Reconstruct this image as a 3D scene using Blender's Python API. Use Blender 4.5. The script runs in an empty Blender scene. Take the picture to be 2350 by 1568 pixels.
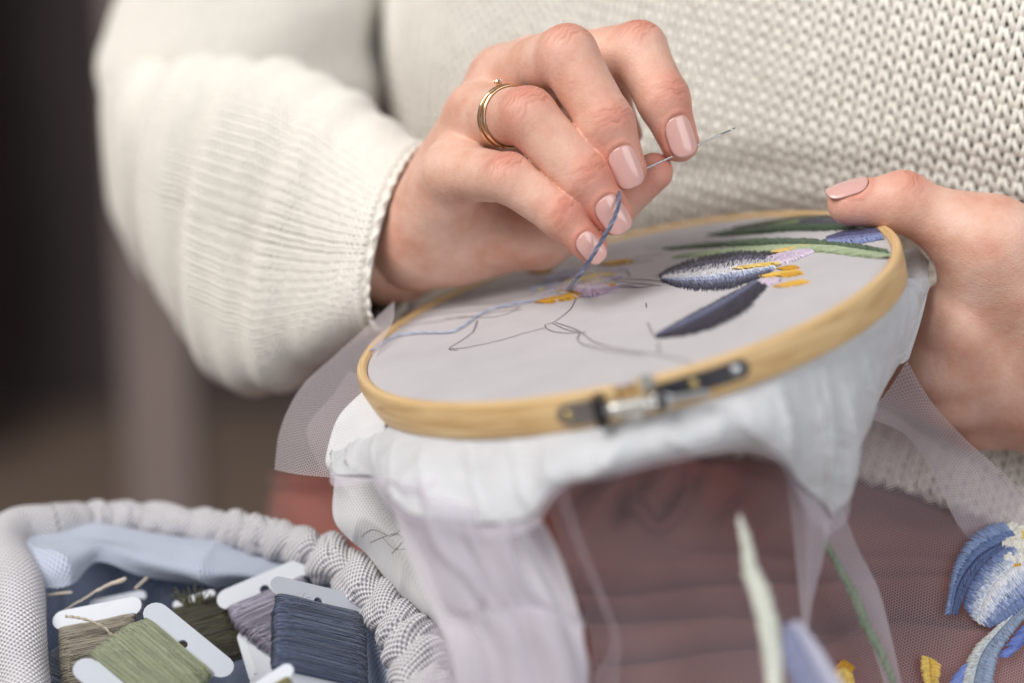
import bpy, math, random
import numpy as np
from mathutils import Vector

# ------------------------------------------------------------------ camera, world, light, exposure
FOCAL, PW, PH = 70.0, 2350.0, 1568.0        # lens (mm); size of the picture I measured in
KPX = 36.0 / FOCAL / PW
PITCH = math.radians(15)
CAM = np.array([0.0, 0.0, 1.05])            # metres above the floor
RIGHT = np.array([1.0, 0, 0]); FWD = np.array([0, math.cos(PITCH), -math.sin(PITCH)])
UP = np.array([0, math.sin(PITCH), math.cos(PITCH)])
scene = bpy.context.scene
COL = scene.collection

cam_d = bpy.data.cameras.new('camera'); cam = bpy.data.objects.new('camera', cam_d); COL.objects.link(cam)
cam.location = CAM; cam.rotation_euler = (math.radians(90) - PITCH, 0, 0)
cam_d.lens = FOCAL; cam_d.sensor_width = 36; cam_d.clip_start = 0.02; cam_d.clip_end = 50
cam_d.dof.use_dof = True; cam_d.dof.focus_distance = 0.619; cam_d.dof.aperture_fstop = 2.9
scene.camera = cam

world = bpy.data.worlds.new('World'); scene.world = world; world.use_nodes = True
bg = world.node_tree.nodes['Background']
bg.inputs['Color'].default_value = (0.93, 0.95, 1.0, 1); bg.inputs['Strength'].default_value = 0.25

def view_world(v):
    v = np.asarray(v, float)
    return CAM + 0.01 * (v[..., 0:1] * RIGHT + v[..., 1:2] * UP + v[..., 2:3] * FWD)

def area(name, pos, target, size, power, color):
    l = bpy.data.lights.new(name, 'AREA'); l.shape = 'RECTANGLE'; l.size = size[0]; l.size_y = size[1]
    l.energy = power; l.color = color
    o = bpy.data.objects.new(name, l); COL.objects.link(o)
    p = view_world(np.array(pos, float)); t = view_world(np.array(target, float))
    o.location = p; o.rotation_euler = Vector(t - p).to_track_quat('-Z', 'Y').to_euler()
    return o
area('window_light', (-150, 175, -85), (3, 0, 64), (1.9, 1.7), 90, (1.0, 0.965, 0.92))
area('front_fill_light', (105, 25, -95), (5, -6, 62), (1.4, 1.4), 19, (0.94, 0.97, 1.0))  # added fill, not a window: lifts lap, skirt and hand undersides

scene.view_settings.view_transform = 'Standard'; scene.view_settings.look = 'None'
scene.view_settings.exposure = -0.12; scene.view_settings.gamma = 1.0
scene.cycles.use_denoising = True
scene.cycles.max_bounces = 8; scene.cycles.diffuse_bounces = 3; scene.cycles.glossy_bounces = 3
scene.cycles.transparent_max_bounces = 16; scene.cycles.transmission_bounces = 3
scene.cycles.caustics_reflective = False; scene.cycles.caustics_refractive = False

rng = np.random.default_rng(7); random.seed(7)

# ------------------------------------------------------------------ helpers: space
def V(px, py, d):
    """a pixel of the measured picture and a depth (cm) -> centimetres right / up / away from the lens"""
    return np.array([(px - PW / 2) * KPX * d, -(py - PH / 2) * KPX * d, d], float)
def VA(a):
    a = np.asarray(a, float)
    return np.stack([(a[..., 0] - PW / 2) * KPX * a[..., 2], -(a[..., 1] - PH / 2) * KPX * a[..., 2], a[..., 2]], -1)
def nrm(v):
    v = np.asarray(v, float); return v / np.maximum(np.linalg.norm(v, axis=-1, keepdims=True), 1e-9)
def lin(c):
    c = np.asarray(c, float) / 255.0
    return np.where(c <= .04045, c / 12.92, ((c + .055) / 1.055) ** 2.4)

def catmull(P, n):
    P = np.asarray(P, float); m = len(P)
    if m == 2:
        t = np.linspace(0, 1, n).reshape((n,) + (1,) * (P.ndim - 1)); return P[0] * (1 - t) + P[1] * t
    E = np.concatenate([[2 * P[0] - P[1]], P, [2 * P[-1] - P[-2]]])
    t = np.linspace(0, m - 1, n); i = np.minimum(t.astype(int), m - 2); f = (t - i).reshape((n,) + (1,) * (P.ndim - 1))
    a, b, c, d = E[i], E[i + 1], E[i + 2], E[i + 3]
    return .5 * (2 * b + (c - a) * f + (2 * a - 5 * b + 4 * c - d) * f ** 2 + (3 * b - a - 3 * c + d) * f ** 3)
def closed_catmull(P, n):
    P = np.asarray(P, float); m = len(P)
    t = np.linspace(0, m, n, endpoint=False); i = t.astype(int) % m; f = (t - t.astype(int)).reshape((n,) + (1,) * (P.ndim - 1))
    a, b, c, d = P[(i - 1) % m], P[i], P[(i + 1) % m], P[(i + 2) % m]
    return .5 * (2 * b + (c - a) * f + (2 * a - 5 * b + 4 * c - d) * f ** 2 + (3 * b - a - 3 * c + d) * f ** 3)
def resample(P, n):
    P = catmull(P, max(200, n)); s = np.concatenate([[0], np.cumsum(np.linalg.norm(np.diff(P, axis=0), axis=1))])
    q = np.linspace(0, s[-1], n); return np.stack([np.interp(q, s, P[:, k]) for k in range(P.shape[1])], 1)
def patch(ctrl, nr, nc):
    G = VA(ctrl); G = catmull(G, nr); return np.swapaxes(catmull(np.swapaxes(G, 0, 1), nc), 0, 1)
def noise(P, freq, seed, n=7):
    r = np.random.default_rng(seed); P = np.asarray(P, float); o = 0
    for k in range(n):
        d = r.normal(size=P.shape[-1]); d /= np.linalg.norm(d)
        o = o + np.sin(P @ d * freq * r.uniform(.6, 1.7) + r.uniform(0, 6.28))
    return o / n
def grid_normals(G, closed=False):
    du = (np.roll(G, -1, 1) - np.roll(G, 1, 1)) if closed else np.gradient(G, axis=1)
    dv = np.gradient(G, axis=0)
    return nrm(np.cross(du, dv))
def facing(G, N, away=False):
    s = np.sign((N * -G).sum(-1).mean()) or 1.0
    return N * (-s if away else s)

# ------------------------------------------------------------------ helpers: objects
def mesh_from(name, verts, quads, mat, uv=None, col=None, smooth=True):
    me = bpy.data.meshes.new(name); verts = np.asarray(verts, np.float32)
    if isinstance(quads, np.ndarray):
        k = quads.shape[1]; nf = len(quads)
        me.vertices.add(len(verts)); me.vertices.foreach_set('co', verts.ravel())
        me.loops.add(nf * k); me.loops.foreach_set('vertex_index', quads.astype(np.int32).ravel())
        me.polygons.add(nf); me.polygons.foreach_set('loop_start', np.arange(0, nf * k, k, dtype=np.int32))
        me.update(calc_edges=True)
    else:
        me.from_pydata([tuple(map(float, v)) for v in verts], [], [tuple(int(i) for i in q) for q in quads]); me.update()
    if smooth: me.polygons.foreach_set('use_smooth', np.ones(len(me.polygons), bool))
    if uv is not None or col is not None:
        li = np.empty(len(me.loops), np.int32); me.loops.foreach_get('vertex_index', li)
    if uv is not None:
        l = me.uv_layers.new(name='UVMap'); l.data.foreach_set('uv', np.asarray(uv, np.float32)[li].ravel())
    if col is not None:
        col = np.asarray(col, np.float32)
        if col.shape[1] == 3: col = np.concatenate([col, np.ones((len(col), 1), np.float32)], 1)
        a = me.color_attributes.new('tint', 'FLOAT_COLOR', 'POINT'); a.data.foreach_set('color', col.ravel())
    if mat: me.materials.append(mat)
    return me

def mk(name, verts, quads, mat, parent=None, uv=None, col=None, smooth=True, kind=None, label=None, cat=None, group=None):
    """verts in view centimetres -> one mesh object (a part when parent is given)"""
    w = view_world(np.asarray(verts, float))
    if parent is not None:
        org = np.array(ORG[parent.name])
    else:
        org = np.array([w[:, 0].mean(), w[:, 1].mean(), w[:, 2].min()])
    me = mesh_from(name, w - org, quads, mat, uv, col, smooth)
    o = bpy.data.objects.new(name, me); COL.objects.link(o)
    if parent is not None: o.parent = parent
    else: o.location = org
    ORG[o.name] = org
    tag(o, label, cat, group, kind); return o
ORG = {}
def tag(o, label=None, cat=None, group=None, kind=None):
    if label: o['label'] = label
    if cat: o['category'] = cat
    if group: o['group'] = group
    if kind: o['kind'] = kind
    return o
def thing(name, base, label, cat, group=None):
    o = bpy.data.objects.new(name, None); COL.objects.link(o); p = view_world(np.asarray(base, float))
    o.location = p; o.empty_display_size = .02; ORG[o.name] = p
    return tag(o, label, cat, group)

def grid_quads(nr, nc, closed=False, off=0):
    j = np.arange(nc if closed else nc - 1); i = np.arange(nr - 1)
    I, J = np.meshgrid(i, j, indexing='ij'); J2 = (J + 1) % nc
    return np.stack([I * nc + J, I * nc + J2, (I + 1) * nc + J2, (I + 1) * nc + J], -1).reshape(-1, 4) + off
def grid_uv(G, closed=False):
    nr, nc = G.shape[:2]
    u = np.concatenate([[0], np.cumsum(np.linalg.norm(np.diff(G[nr // 2], axis=0), axis=1))])
    v = np.concatenate([[0], np.cumsum(np.linalg.norm(np.diff(G[:, nc // 2], axis=0), axis=1))])
    return np.stack(np.broadcast_arrays(u[None, :], v[:, None]), -1).reshape(-1, 2)
def sheet(name, G, mat, parent=None, thick=0.0, closed=False, **kw):
    """a cloth-like sheet from a grid of points; thick > 0 gives it a back and edges"""
    nr, nc = G.shape[:2]; uv = grid_uv(G)
    q = grid_quads(nr, nc, closed); v = G.reshape(-1, 3)
    if thick:
        N = grid_normals(G, closed); b = (G - facing(G, N) * thick).reshape(-1, 3); n = nr * nc
        q2 = q[:, ::-1] + n
        idx = np.arange(n).reshape(nr, nc); edges = [idx[0], idx[-1][::-1]]
        if not closed: edges += [idx[::-1, 0], idx[:, -1]]
        sides = [np.stack([e[1:], e[:-1], e[:-1] + n, e[1:] + n], -1) for e in edges]
        q = np.concatenate([q, q2] + sides); v = np.concatenate([v, b]); uv = np.concatenate([uv, uv])
    return mk(name, v, q, mat, parent, uv=uv, **kw)

def tubes(paths, rad, sides, ref, cols=None, flat=1.0, taper=None):
    """paths (M,k,3) -> verts, quads, colours; ref: vector(s) the cross section is built against; flat squashes along ref"""
    paths = np.asarray(paths, float); M, k, _ = paths.shape
    T = nrm(np.gradient(paths, axis=1)); ref = np.broadcast_to(np.asarray(ref, float), paths.shape)
    S = nrm(np.cross(T, ref)); Nn = nrm(np.cross(S, T))
    a = np.linspace(0, 2 * np.pi, sides, endpoint=False)
    r = np.broadcast_to(np.asarray(rad, float).reshape(-1, 1) if np.ndim(rad) == 1 else np.asarray(rad, float), (M, k))
    if taper is not None: r = r * taper[None, :]
    R = r[..., None, None]
    X = paths[:, :, None, :] + R * (S[:, :, None, :] * np.cos(a)[:, None] + flat * Nn[:, :, None, :] * np.sin(a)[:, None])
    v = X.reshape(-1, 3)
    i = np.arange(k - 1); j = np.arange(sides); I, J = np.meshgrid(i, j, indexing='ij'); J2 = (J + 1) % sides
    q = np.stack([I * sides + J, I * sides + J2, (I + 1) * sides + J2, (I + 1) * sides + J], -1).reshape(-1, 4)
    q = (q[None] + (np.arange(M) * k * sides)[:, None, None]).reshape(-1, 4)
    c = None
    if cols is not None:
        cols = np.asarray(cols, float)
        if cols.ndim == 2: cols = np.repeat(cols[:, None, :], k, 1)
        c = np.repeat(cols[:, :, None, :], sides, 2).reshape(-1, 3)
    return v, q, c
def cat_meshes(parts):
    v, q, c, n = [], [], [], 0
    for a, b, d in parts:
        v.append(a); q.append(b + n); c.append(d); n += len(a)
    return np.concatenate(v), np.concatenate(q), (np.concatenate(c) if c[0] is not None else None)
def capped_tube(path, rad, sides=12, ref=(0, 0, 1), taper=None):
    path = np.asarray(path, float)
    v, q, _ = tubes(path[None], rad, sides, ref, taper=taper)
    n = len(v); v = np.concatenate([v, path[:1], path[-1:]]); k = len(path)
    f = [tuple(x) for x in q] + [(n, (j + 1) % sides, j) for j in range(sides)] + \
        [(n + 1, (k - 1) * sides + j, (k - 1) * sides + (j + 1) % sides) for j in range(sides)]
    return v, f
def box_view(c, half, axes):
    c = np.asarray(c, float); A = [np.asarray(a, float) * h for a, h in zip(axes, half)]
    v = [c + sx * A[0] + sy * A[1] + sz * A[2] for sx in (-1, 1) for sy in (-1, 1) for sz in (-1, 1)]
    f = [(0, 1, 3, 2), (4, 6, 7, 5), (0, 4, 5, 1), (2, 3, 7, 6), (0, 2, 6, 4), (1, 5, 7, 3)]
    return np.array(v), f
def bevel(o, width, seg=2):
    m = o.modifiers.new('bevel', 'BEVEL'); m.width = width; m.segments = seg; m.limit_method = 'ANGLE'; return o

# ------------------------------------------------------------------ materials
class NT:
    def __init__(s, name):
        s.m = bpy.data.materials.new(name); s.m.use_nodes = True; s.t = s.m.node_tree; s.n = s.t.nodes; s.l = s.t.links
        s.b = s.n['Principled BSDF']; s.out = s.n['Material Output']
    def new(s, typ, **kw):
        n = s.n.new(typ)
        for k, v in kw.items():
            if k in n.inputs.keys(): n.inputs[k].default_value = v
            else: setattr(n, k, v)
        return n
    def link(s, a, b): s.l.new(a, b)
    def coord(s, kind='Object'): return s.new('ShaderNodeTexCoord').outputs[kind]
    def noise(s, scale, detail=4, rough=.6, vec=None, dist=0):
        n = s.new('ShaderNodeTexNoise'); n.inputs['Scale'].default_value = scale; n.inputs['Detail'].default_value = detail
        n.inputs['Roughness'].default_value = rough; n.inputs['Distortion'].default_value = dist
        s.link(vec if vec is not None else s.coord(), n.inputs['Vector']); return n.outputs['Fac']
    def math(s, op, a, b=None, c=None):
        n = s.new('ShaderNodeMath'); n.operation = op
        for i, x in enumerate((a, b, c)):
            if x is None: continue
            if isinstance(x, (int, float)): n.inputs[i].default_value = x
            else: s.link(x, n.inputs[i])
        return n.outputs[0]
    def ramp(s, fac, stops):
        n = s.new('ShaderNodeValToRGB'); e = n.color_ramp.elements
        while len(e) < len(stops): e.new(.5)
        for x, (p, c) in zip(e, stops): x.position = p; x.color = (*c, 1) if len(c) == 3 else c
        s.link(fac, n.inputs[0]); return n.outputs['Color']
    def mix(s, fac, a, b, mode='MIX'):
        n = s.new('ShaderNodeMix'); n.data_type = 'RGBA'; n.blend_type = mode
        for sock, x in ((n.inputs['Factor'], fac), (n.inputs[6], a), (n.inputs[7], b)):
            if hasattr(x, 'is_linked') or hasattr(x, 'links'): s.link(x, sock)
            elif isinstance(x, (int, float)): sock.default_value = x
            else: sock.default_value = (*x, 1) if len(x) == 3 else x
        return n.outputs[2]
    def bump(s, h, strength, dist=.001):
        n = s.new('ShaderNodeBump'); n.inputs['Strength'].default_value = strength; n.inputs['Distance'].default_value = dist
        s.link(h, n.inputs['Height']); s.link(n.outputs[0], s.b.inputs['Normal']); return n
    def set(s, **kw):
        for k, v in kw.items():
            k = k.replace('_', ' ')
            i = s.b.inputs[k]
            if hasattr(v, 'links'): s.link(v, i)
            else: i.default_value = (*v, 1) if (isinstance(v, (tuple, list, np.ndarray)) and len(v) == 3 and i.type == 'RGBA') else v
        return s

def plain(name, c, rough=.6, metal=0.0, vary=.12, scale=300, bump=0.0, sheen=0.0, coat=0.0, bscale=None):
    t = NT(name); f = t.noise(scale, 5)
    c = np.asarray(c, float)
    t.set(Base_Color=t.ramp(f, [(.25, tuple(c * (1 - vary))), (.75, tuple(np.minimum(c * (1 + vary), 1)))]), Roughness=rough, Metallic=metal)
    if sheen: t.set(Sheen_Weight=sheen, Sheen_Roughness=.5)
    if coat: t.set(Coat_Weight=coat, Coat_Roughness=.1)
    if bump: t.bump(t.noise(bscale or scale * 3, 4), bump, .0006)
    return t.m

def tinted(name, rough=.6, sheen=.1, fibre=900, fib=.3, spec=.4, vary=.25):
    """thread: colour from the strands themselves, fine fibre relief"""
    t = NT(name); a = t.new('ShaderNodeAttribute'); a.attribute_name = 'tint'
    f = t.noise(fibre, 3, .7)
    t.set(Base_Color=t.mix(1.0, a.outputs['Color'], t.ramp(f, [(.2, (1 - vary,) * 3), (.8, (1 + vary * .4,) * 3)]), 'MULTIPLY'),
          Roughness=rough, Sheen_Weight=sheen, Specular_IOR_Level=spec)
    t.bump(f, fib, .0003); return t.m

def skin_material():
    t = NT('skin'); a = t.new('ShaderNodeAttribute'); a.attribute_name = 'tint'
    sep = t.new('ShaderNodeSeparateColor'); t.link(a.outputs['Color'], sep.inputs[0])
    n1 = t.noise(70, 5, .6); n2 = t.noise(420, 4, .65)
    base = t.ramp(n1, [(.3, tuple(lin((214, 160, 138)))), (.5, tuple(lin((228, 184, 163)))), (.7, tuple(lin((238, 202, 184))))])
    base = t.mix(t.math('MULTIPLY', n2, .22), base, tuple(lin((200, 124, 106))))
    base = t.mix(sep.outputs[0], base, tuple(lin((205, 112, 96))))     # flushed joints and tips
    base = t.mix(sep.outputs[1], base, tuple(lin((168, 96, 72))))      # crease lines
    vo = t.new('ShaderNodeTexVoronoi'); vo.feature = 'DISTANCE_TO_EDGE'; vo.inputs['Scale'].default_value = 1100
    t.link(t.coord(), vo.inputs['Vector'])
    w = t.new('ShaderNodeTexVoronoi'); w.feature = 'DISTANCE_TO_EDGE'; w.inputs['Scale'].default_value = 420; t.link(t.coord(), w.inputs['Vector'])
    h = t.math('ADD', t.math('MULTIPLY', vo.outputs['Distance'], .5), t.math('MULTIPLY', w.outputs['Distance'], .5))
    h = t.math('ADD', h, t.math('MULTIPLY', n2, .35))
    t.bump(h, .32, .0008)
    t.set(Base_Color=base, Roughness=t.math('MULTIPLY_ADD', n2, .22, .42), Subsurface_Weight=.16, Subsurface_Scale=.0035, Specular_IOR_Level=.42)
    t.b.inputs['Subsurface Radius'].default_value = (1.0, .38, .22)
    return t.m

def weave_material(name, hi, lo, pitch, strength=.9, rough=.85, dots=False, dist=.0012, soft=False):
    """woven cloth in the sheet's own centimetres (UV)"""
    t = NT(name); sx = t.new('ShaderNodeSeparateXYZ'); t.link(t.coord('UV'), sx.inputs[0])
    k = math.pi / pitch
    wob = t.noise(25, 2, vec=t.coord())
    u = t.math('ADD', sx.outputs[0], t.math('MULTIPLY', wob, pitch * .8)); v = t.math('ADD', sx.outputs[1], t.math('MULTIPLY', wob, pitch * .8))
    h = t.math('MULTIPLY', t.math('SINE', t.math('MULTIPLY', u, k)), t.math('SINE', t.math('MULTIPLY', v, k)))
    h01 = t.math('MULTIPLY_ADD', h, .5, .5)
    if dots: h01 = t.math('POWER', h01, .35)
    c = t.ramp(h01, [(.12, tuple(lo)), (.6, tuple(hi))])
    big = t.noise(60, 4)
    c = t.mix(1.0, c, t.ramp(big, [(.3, (.9, .9, .9)), (.7, (1, 1, 1))]), 'MULTIPLY')
    t.set(Base_Color=c, Roughness=rough, Sheen_Weight=.15)
    if soft:
        wr = t.noise(55, 5, .55, dist=1.2); t.bump(t.math('ADD', t.math('MULTIPLY', h01, .1), t.math('MULTIPLY', wr, 2.2)), .55, .004)
        tr = t.new('ShaderNodeBsdfTranslucent'); t.link(c, tr.inputs['Color']); mx = t.new('ShaderNodeMixShader'); mx.inputs[0].default_value = .2
        t.link(t.b.outputs[0], mx.inputs[1]); t.link(tr.outputs[0], mx.inputs[2]); t.link(mx.outputs[0], t.out.inputs['Surface']); return t.m
    t.bump(t.math('ADD', h01, t.math('MULTIPLY', t.noise(1500, 3), .3)), strength, dist)
    return t.m

def tulle_material(name, c, fill, net, pitch=.085):
    """fine net: open cells between threads, in the sheet's own centimetres"""
    t = NT(name); sx = t.new('ShaderNodeSeparateXYZ'); t.link(t.coord('UV'), sx.inputs[0])
    k = 2 * math.pi / pitch; s = None
    for ang in (0, 60, 120):
        a = math.radians(ang + 8)
        p = t.math('ADD', t.math('MULTIPLY', sx.outputs[0], math.cos(a) * k), t.math('MULTIPLY', sx.outputs[1], math.sin(a) * k))
        w = t.math('COSINE', p); s = w if s is None else t.math('ADD', s, w)
    net_m = t.math('MULTIPLY_ADD', s, -.3, .25)          # honeycomb: low inside the cell
    n = t.new('ShaderNodeClamp'); t.link(net_m, n.inputs[0])
    op = t.math('MULTIPLY_ADD', n.outputs[0], net, fill)
    cl = t.new('ShaderNodeClamp'); t.link(op, cl.inputs[0])
    d = t.new('ShaderNodeBsdfDiffuse'); d.inputs['Color'].default_value = (*c, 1)
    tr = t.new('ShaderNodeBsdfTranslucent'); tr.inputs['Color'].default_value = (*c, 1)
    m1 = t.new('ShaderNodeMixShader'); m1.inputs[0].default_value = .35; t.link(d.outputs[0], m1.inputs[1]); t.link(tr.outputs[0], m1.inputs[2])
    tp = t.new('ShaderNodeBsdfTransparent')
    m2 = t.new('ShaderNodeMixShader'); t.link(cl.outputs[0], m2.inputs[0]); t.link(tp.outputs[0], m2.inputs[1]); t.link(m1.outputs[0], m2.inputs[2])
    t.link(m2.outputs[0], t.out.inputs['Surface']); return t.m

def wood_material():
    t = NT('bamboo'); uv = t.coord('UV'); mp = t.new('ShaderNodeMapping'); mp.inputs['Scale'].default_value = (.4, 10, 1); t.link(uv, mp.inputs[0])
    g = t.noise(1.0, 6, .65, mp.outputs[0], .6)
    mp2 = t.new('ShaderNodeMapping'); mp2.inputs['Scale'].default_value = (.25, .6, 1); t.link(uv, mp2.inputs[0])
    g2 = t.noise(1.0, 3, .5, mp2.outputs[0])
    c = t.ramp(g, [(.3, tuple(lin((184, 144, 94)))), (.5, tuple(lin((222, 188, 136)))), (.72, tuple(lin((240, 212, 166))))])
    c = t.mix(t.math('MULTIPLY', g2, .3), c, tuple(lin((208, 170, 116))))
    t.set(Base_Color=c, Roughness=.42, Specular_IOR_Level=.4, Coat_Weight=.12, Coat_Roughness=.3); t.bump(g, .4, .0004); return t.m

M = {}
M['skin'] = skin_material()
M['nail'] = plain('nail_polish', lin((218, 171, 163)), .18, vary=.03, scale=60, coat=.6)
M['yarn'] = plain('cream_yarn', lin((242, 238, 229)), .88, vary=.06, scale=250, bump=.5, sheen=.3, bscale=1800)
M['under'] = plain('stitch_gap_brown', lin((74, 50, 44)), .9, vary=.1)  # shade between the stitches, painted as a brown backing colour
M['lining'] = plain('sweater_inside', lin((206, 196, 180)), .95, vary=.1, scale=200)
M['trousers'] = plain('rust_trousers', lin((150, 93, 84)), .85, vary=.12, scale=60, bump=.25, sheen=.15, bscale=1500)
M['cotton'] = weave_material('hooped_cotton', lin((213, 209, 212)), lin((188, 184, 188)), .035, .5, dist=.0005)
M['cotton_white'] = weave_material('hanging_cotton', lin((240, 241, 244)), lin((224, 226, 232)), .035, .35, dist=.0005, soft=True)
M['cotton_dots'] = weave_material('dotted_cotton', lin((230, 229, 231)), lin((164, 160, 164)), .08, .4, dots=True, dist=.0005)
M['basket'] = weave_material('basket_weave', lin((238, 235, 238)), lin((150, 149, 160)), .088, .9, dist=.0008)
M['lining_shade_tint'] = weave_material('basket_lining', lin((196, 208, 234)), lin((146, 158, 188)), .09, .6)  # blue cast of the shaded basket interior, put into the cloth colour
M['tulle'] = tulle_material('tulle_net', lin((232, 214, 222)), .07, .52)
M['tulle_wing'] = tulle_material('tulle_single', lin((240, 232, 238)), .16, .55)
M['tulle_dense'] = tulle_material('tulle_folded', lin((226, 220, 230)), .34, .5)
M['tulle_layers'] = tulle_material('tulle_layers', lin((240, 237, 243)), .82, .25)
M['wood'] = wood_material()
M['thread'] = tinted('embroidery_thread')
M['floss'] = tinted('wound_floss', rough=.45, sheen=.35, spec=.5, fibre=1400)
M['steel'] = plain('steel', (.55, .56, .58), .28, 1.0, .1, 400)
M['dark_steel'] = plain('dark_steel', (.10, .10, .11), .35, 1.0, .2, 300)
M['needle'] = plain('needle_steel', (.8, .8, .82), .15, 1.0, .05, 400)
M['brass'] = plain('brass', (.62, .48, .22), .35, 1.0, .15, 300)
M['gold'] = plain('gold', (.83, .58, .36), .18, 1.0, .05, 300)
M['ink'] = plain('pen_ink', lin((134, 124, 126)), .8, vary=.2, scale=900)
M['ink_pale'] = plain('faded_ink', lin((164, 160, 166)), .8, vary=.2, scale=900)
M['card'] = plain('white_plastic', lin((194, 199, 208)), .4, vary=.03, scale=120, bump=.06)
M['pick'] = plain('pale_wood', lin((196, 184, 170)), .7, vary=.15, scale=300)
M['dark_wood'] = plain('dark_wood', lin((70, 56, 54)), .55, vary=.25, scale=8)
M['wall'] = plain('dark_wall', lin((82, 73, 74)), .9, vary=.25, scale=4)
M['floor'] = plain('brown_floor', lin((146, 126, 112)), .6, vary=.15, scale=5)
M['post'] = plain('taupe_paint', lin((142, 128, 124)), .6, vary=.1, scale=10)
t = NT('diamond'); t.set(Base_Color=(1, 1, 1), Roughness=.02, Transmission_Weight=1.0, IOR=2.2); M['stone'] = t.m
# ------------------------------------------------------------------ the setting
def world_box(name, lo, hi, mat, kind='structure', parent=None, **kw):
    lo, hi = np.array(lo, float), np.array(hi, float)
    org = np.array(ORG[parent.name]) if parent else np.array([(lo[0] + hi[0]) / 2, (lo[1] + hi[1]) / 2, lo[2]])
    v = np.array([[(lo, hi)[i][0], (lo, hi)[j][1], (lo, hi)[k][2]] for i in (0, 1) for j in (0, 1) for k in (0, 1)]) - org
    f = [(0, 1, 3, 2), (4, 6, 7, 5), (0, 4, 5, 1), (2, 3, 7, 6), (0, 2, 6, 4), (1, 5, 7, 3)]
    o = bpy.data.objects.new(name, mesh_from(name, v, f, mat, smooth=False)); COL.objects.link(o)
    if parent: o.parent = parent
    else: o.location = org
    ORG[o.name] = org
    return tag(o, kind=kind, **kw)
def build_setting():
    world_box('floor', (-4, -1.5, -.05), (4, 3.6, 0), M['floor'])
    world_box('wall', (-4, 3.45, 0), (4, 3.6, 3.0), M['wall'])
    c = thing('cabinet', (0, 0, 0), 'dark wooden cabinet blurred far behind the sleeve', 'cabinet')
    c.location = (-1.2, 3.2, 0); ORG[c.name] = np.array([-1.2, 3.2, 0])
    world_box('carcass', (-1.9, 3.05, .12), (-.86, 3.42, 2.1), M['dark_wood'], None, c)
    for x in (-1.86, -1.36):
        world_box('door', (x, 3.02, .16), (x + .46, 3.047, 2.06), M['dark_wood'], None, c)
    p = thing('post', (0, 0, 0), 'taupe wooden post standing blurred behind the elbow', 'post')
    X, Y = -.295, 1.62; p.location = (X, Y, 0); ORG[p.name] = np.array([X, Y, 0])
    world_box('shaft', (X - .028, Y - .03, .02), (X + .028, Y + .03, 1.05), M['post'], None, p)
    world_box('foot', (X - .045, Y - .05, 0), (X + .045, Y + .05, .02), M['post'], None, p)
build_setting()

# ------------------------------------------------------------------ implicit surfaces for the body
def cone(P, a, b, ra, rb):
    a = np.asarray(a, np.float32); b = np.asarray(b, np.float32); ba = b - a
    pa = P - a; h = np.clip(pa @ ba / max(float(ba @ ba), 1e-6), 0, 1)
    return np.sqrt(((pa - h[:, None] * ba) ** 2).sum(1)) - (ra + (rb - ra) * h)
def smin(a, b, k):
    h = np.maximum(k - np.abs(a - b), 0) / k
    return np.minimum(a, b) - h * h * k * .25
def surface(f, lo, hi, h):
    """mesh of f = 0 by surface nets, then pulled exactly onto it"""
    lo = np.asarray(lo, float); n = (np.ceil((np.asarray(hi) - lo) / h / 4).astype(int) + 1) * 4
    ax = [lo[k] + h * np.arange(n[k]) for k in range(3)]
    cx = [lo[k] + h * (4 * np.arange(n[k] // 4) + 1.5) for k in range(3)]
    C = np.stack(np.meshgrid(*cx, indexing='ij'), -1).reshape(-1, 3).astype(np.float32)
    fc = f(C).reshape([len(c) for c in cx])
    F = np.repeat(np.repeat(np.repeat(fc, 4, 0), 4, 1), 4, 2).astype(np.float32)
    near = np.repeat(np.repeat(np.repeat(np.abs(fc) < h * 6.5, 4, 0), 4, 1), 4, 2)
    idx = np.argwhere(near)
    P = (lo + h * idx).astype(np.float32); val = np.empty(len(P), np.float32)
    for s in range(0, len(P), 400000): val[s:s + 400000] = f(P[s:s + 400000])
    F[near] = val
    S = F < 0
    c8 = [S[i:n[0] - 1 + i, j:n[1] - 1 + j, k:n[2] - 1 + k] for i in (0, 1) for j in (0, 1) for k in (0, 1)]
    any_ = np.logical_or.reduce(c8); all_ = np.logical_and.reduce(c8); act = any_ & ~all_
    ids = -np.ones(act.shape, np.int64); cells = np.argwhere(act); ids[act] = np.arange(len(cells))
    v = lo + h * (cells + .5)
    quads = []
    for a in range(3):
        b, c = (a + 1) % 3, (a + 2) % 3
        sl0 = [slice(None)] * 3; sl1 = [slice(None)] * 3; sl0[a] = slice(0, -1); sl1[a] = slice(1, None)
        ch = np.argwhere(S[tuple(sl0)] != S[tuple(sl1)])
        ok = (ch[:, b] > 0) & (ch[:, c] > 0) & (ch[:, b] < n[b] - 1) & (ch[:, c] < n[c] - 1); ch = ch[ok]
        eb = np.zeros(3, int); eb[b] = 1; ec = np.zeros(3, int); ec[c] = 1
        q = np.stack([ids[tuple((ch - eb - ec).T)], ids[tuple((ch - ec).T)], ids[tuple(ch.T)], ids[tuple((ch - eb).T)]], 1)
        flip = ~S[tuple(ch.T)]; q[flip] = q[flip][:, ::-1]
        quads.append(q)
    quads = np.concatenate(quads); quads = quads[(quads >= 0).all(1)]
    for _ in range(4):
        g, fv = gradient(f, v); v = v - np.clip(fv, -h, h)[:, None] * g
    g, _ = gradient(f, v)
    return v, quads, g
def gradient(f, v, e=.03):
    v = v.astype(np.float32); f0 = f(v)
    g = np.stack([f(v + np.array(d, np.float32) * e) - f(v - np.array(d, np.float32) * e) for d in ((1, 0, 0), (0, 1, 0), (0, 0, 1))], 1)
    return nrm(g), f0
def sstep(a, b, x):
    t = np.clip((x - a) / (b - a), 0, 1); return t * t * (3 - 2 * t)

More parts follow.
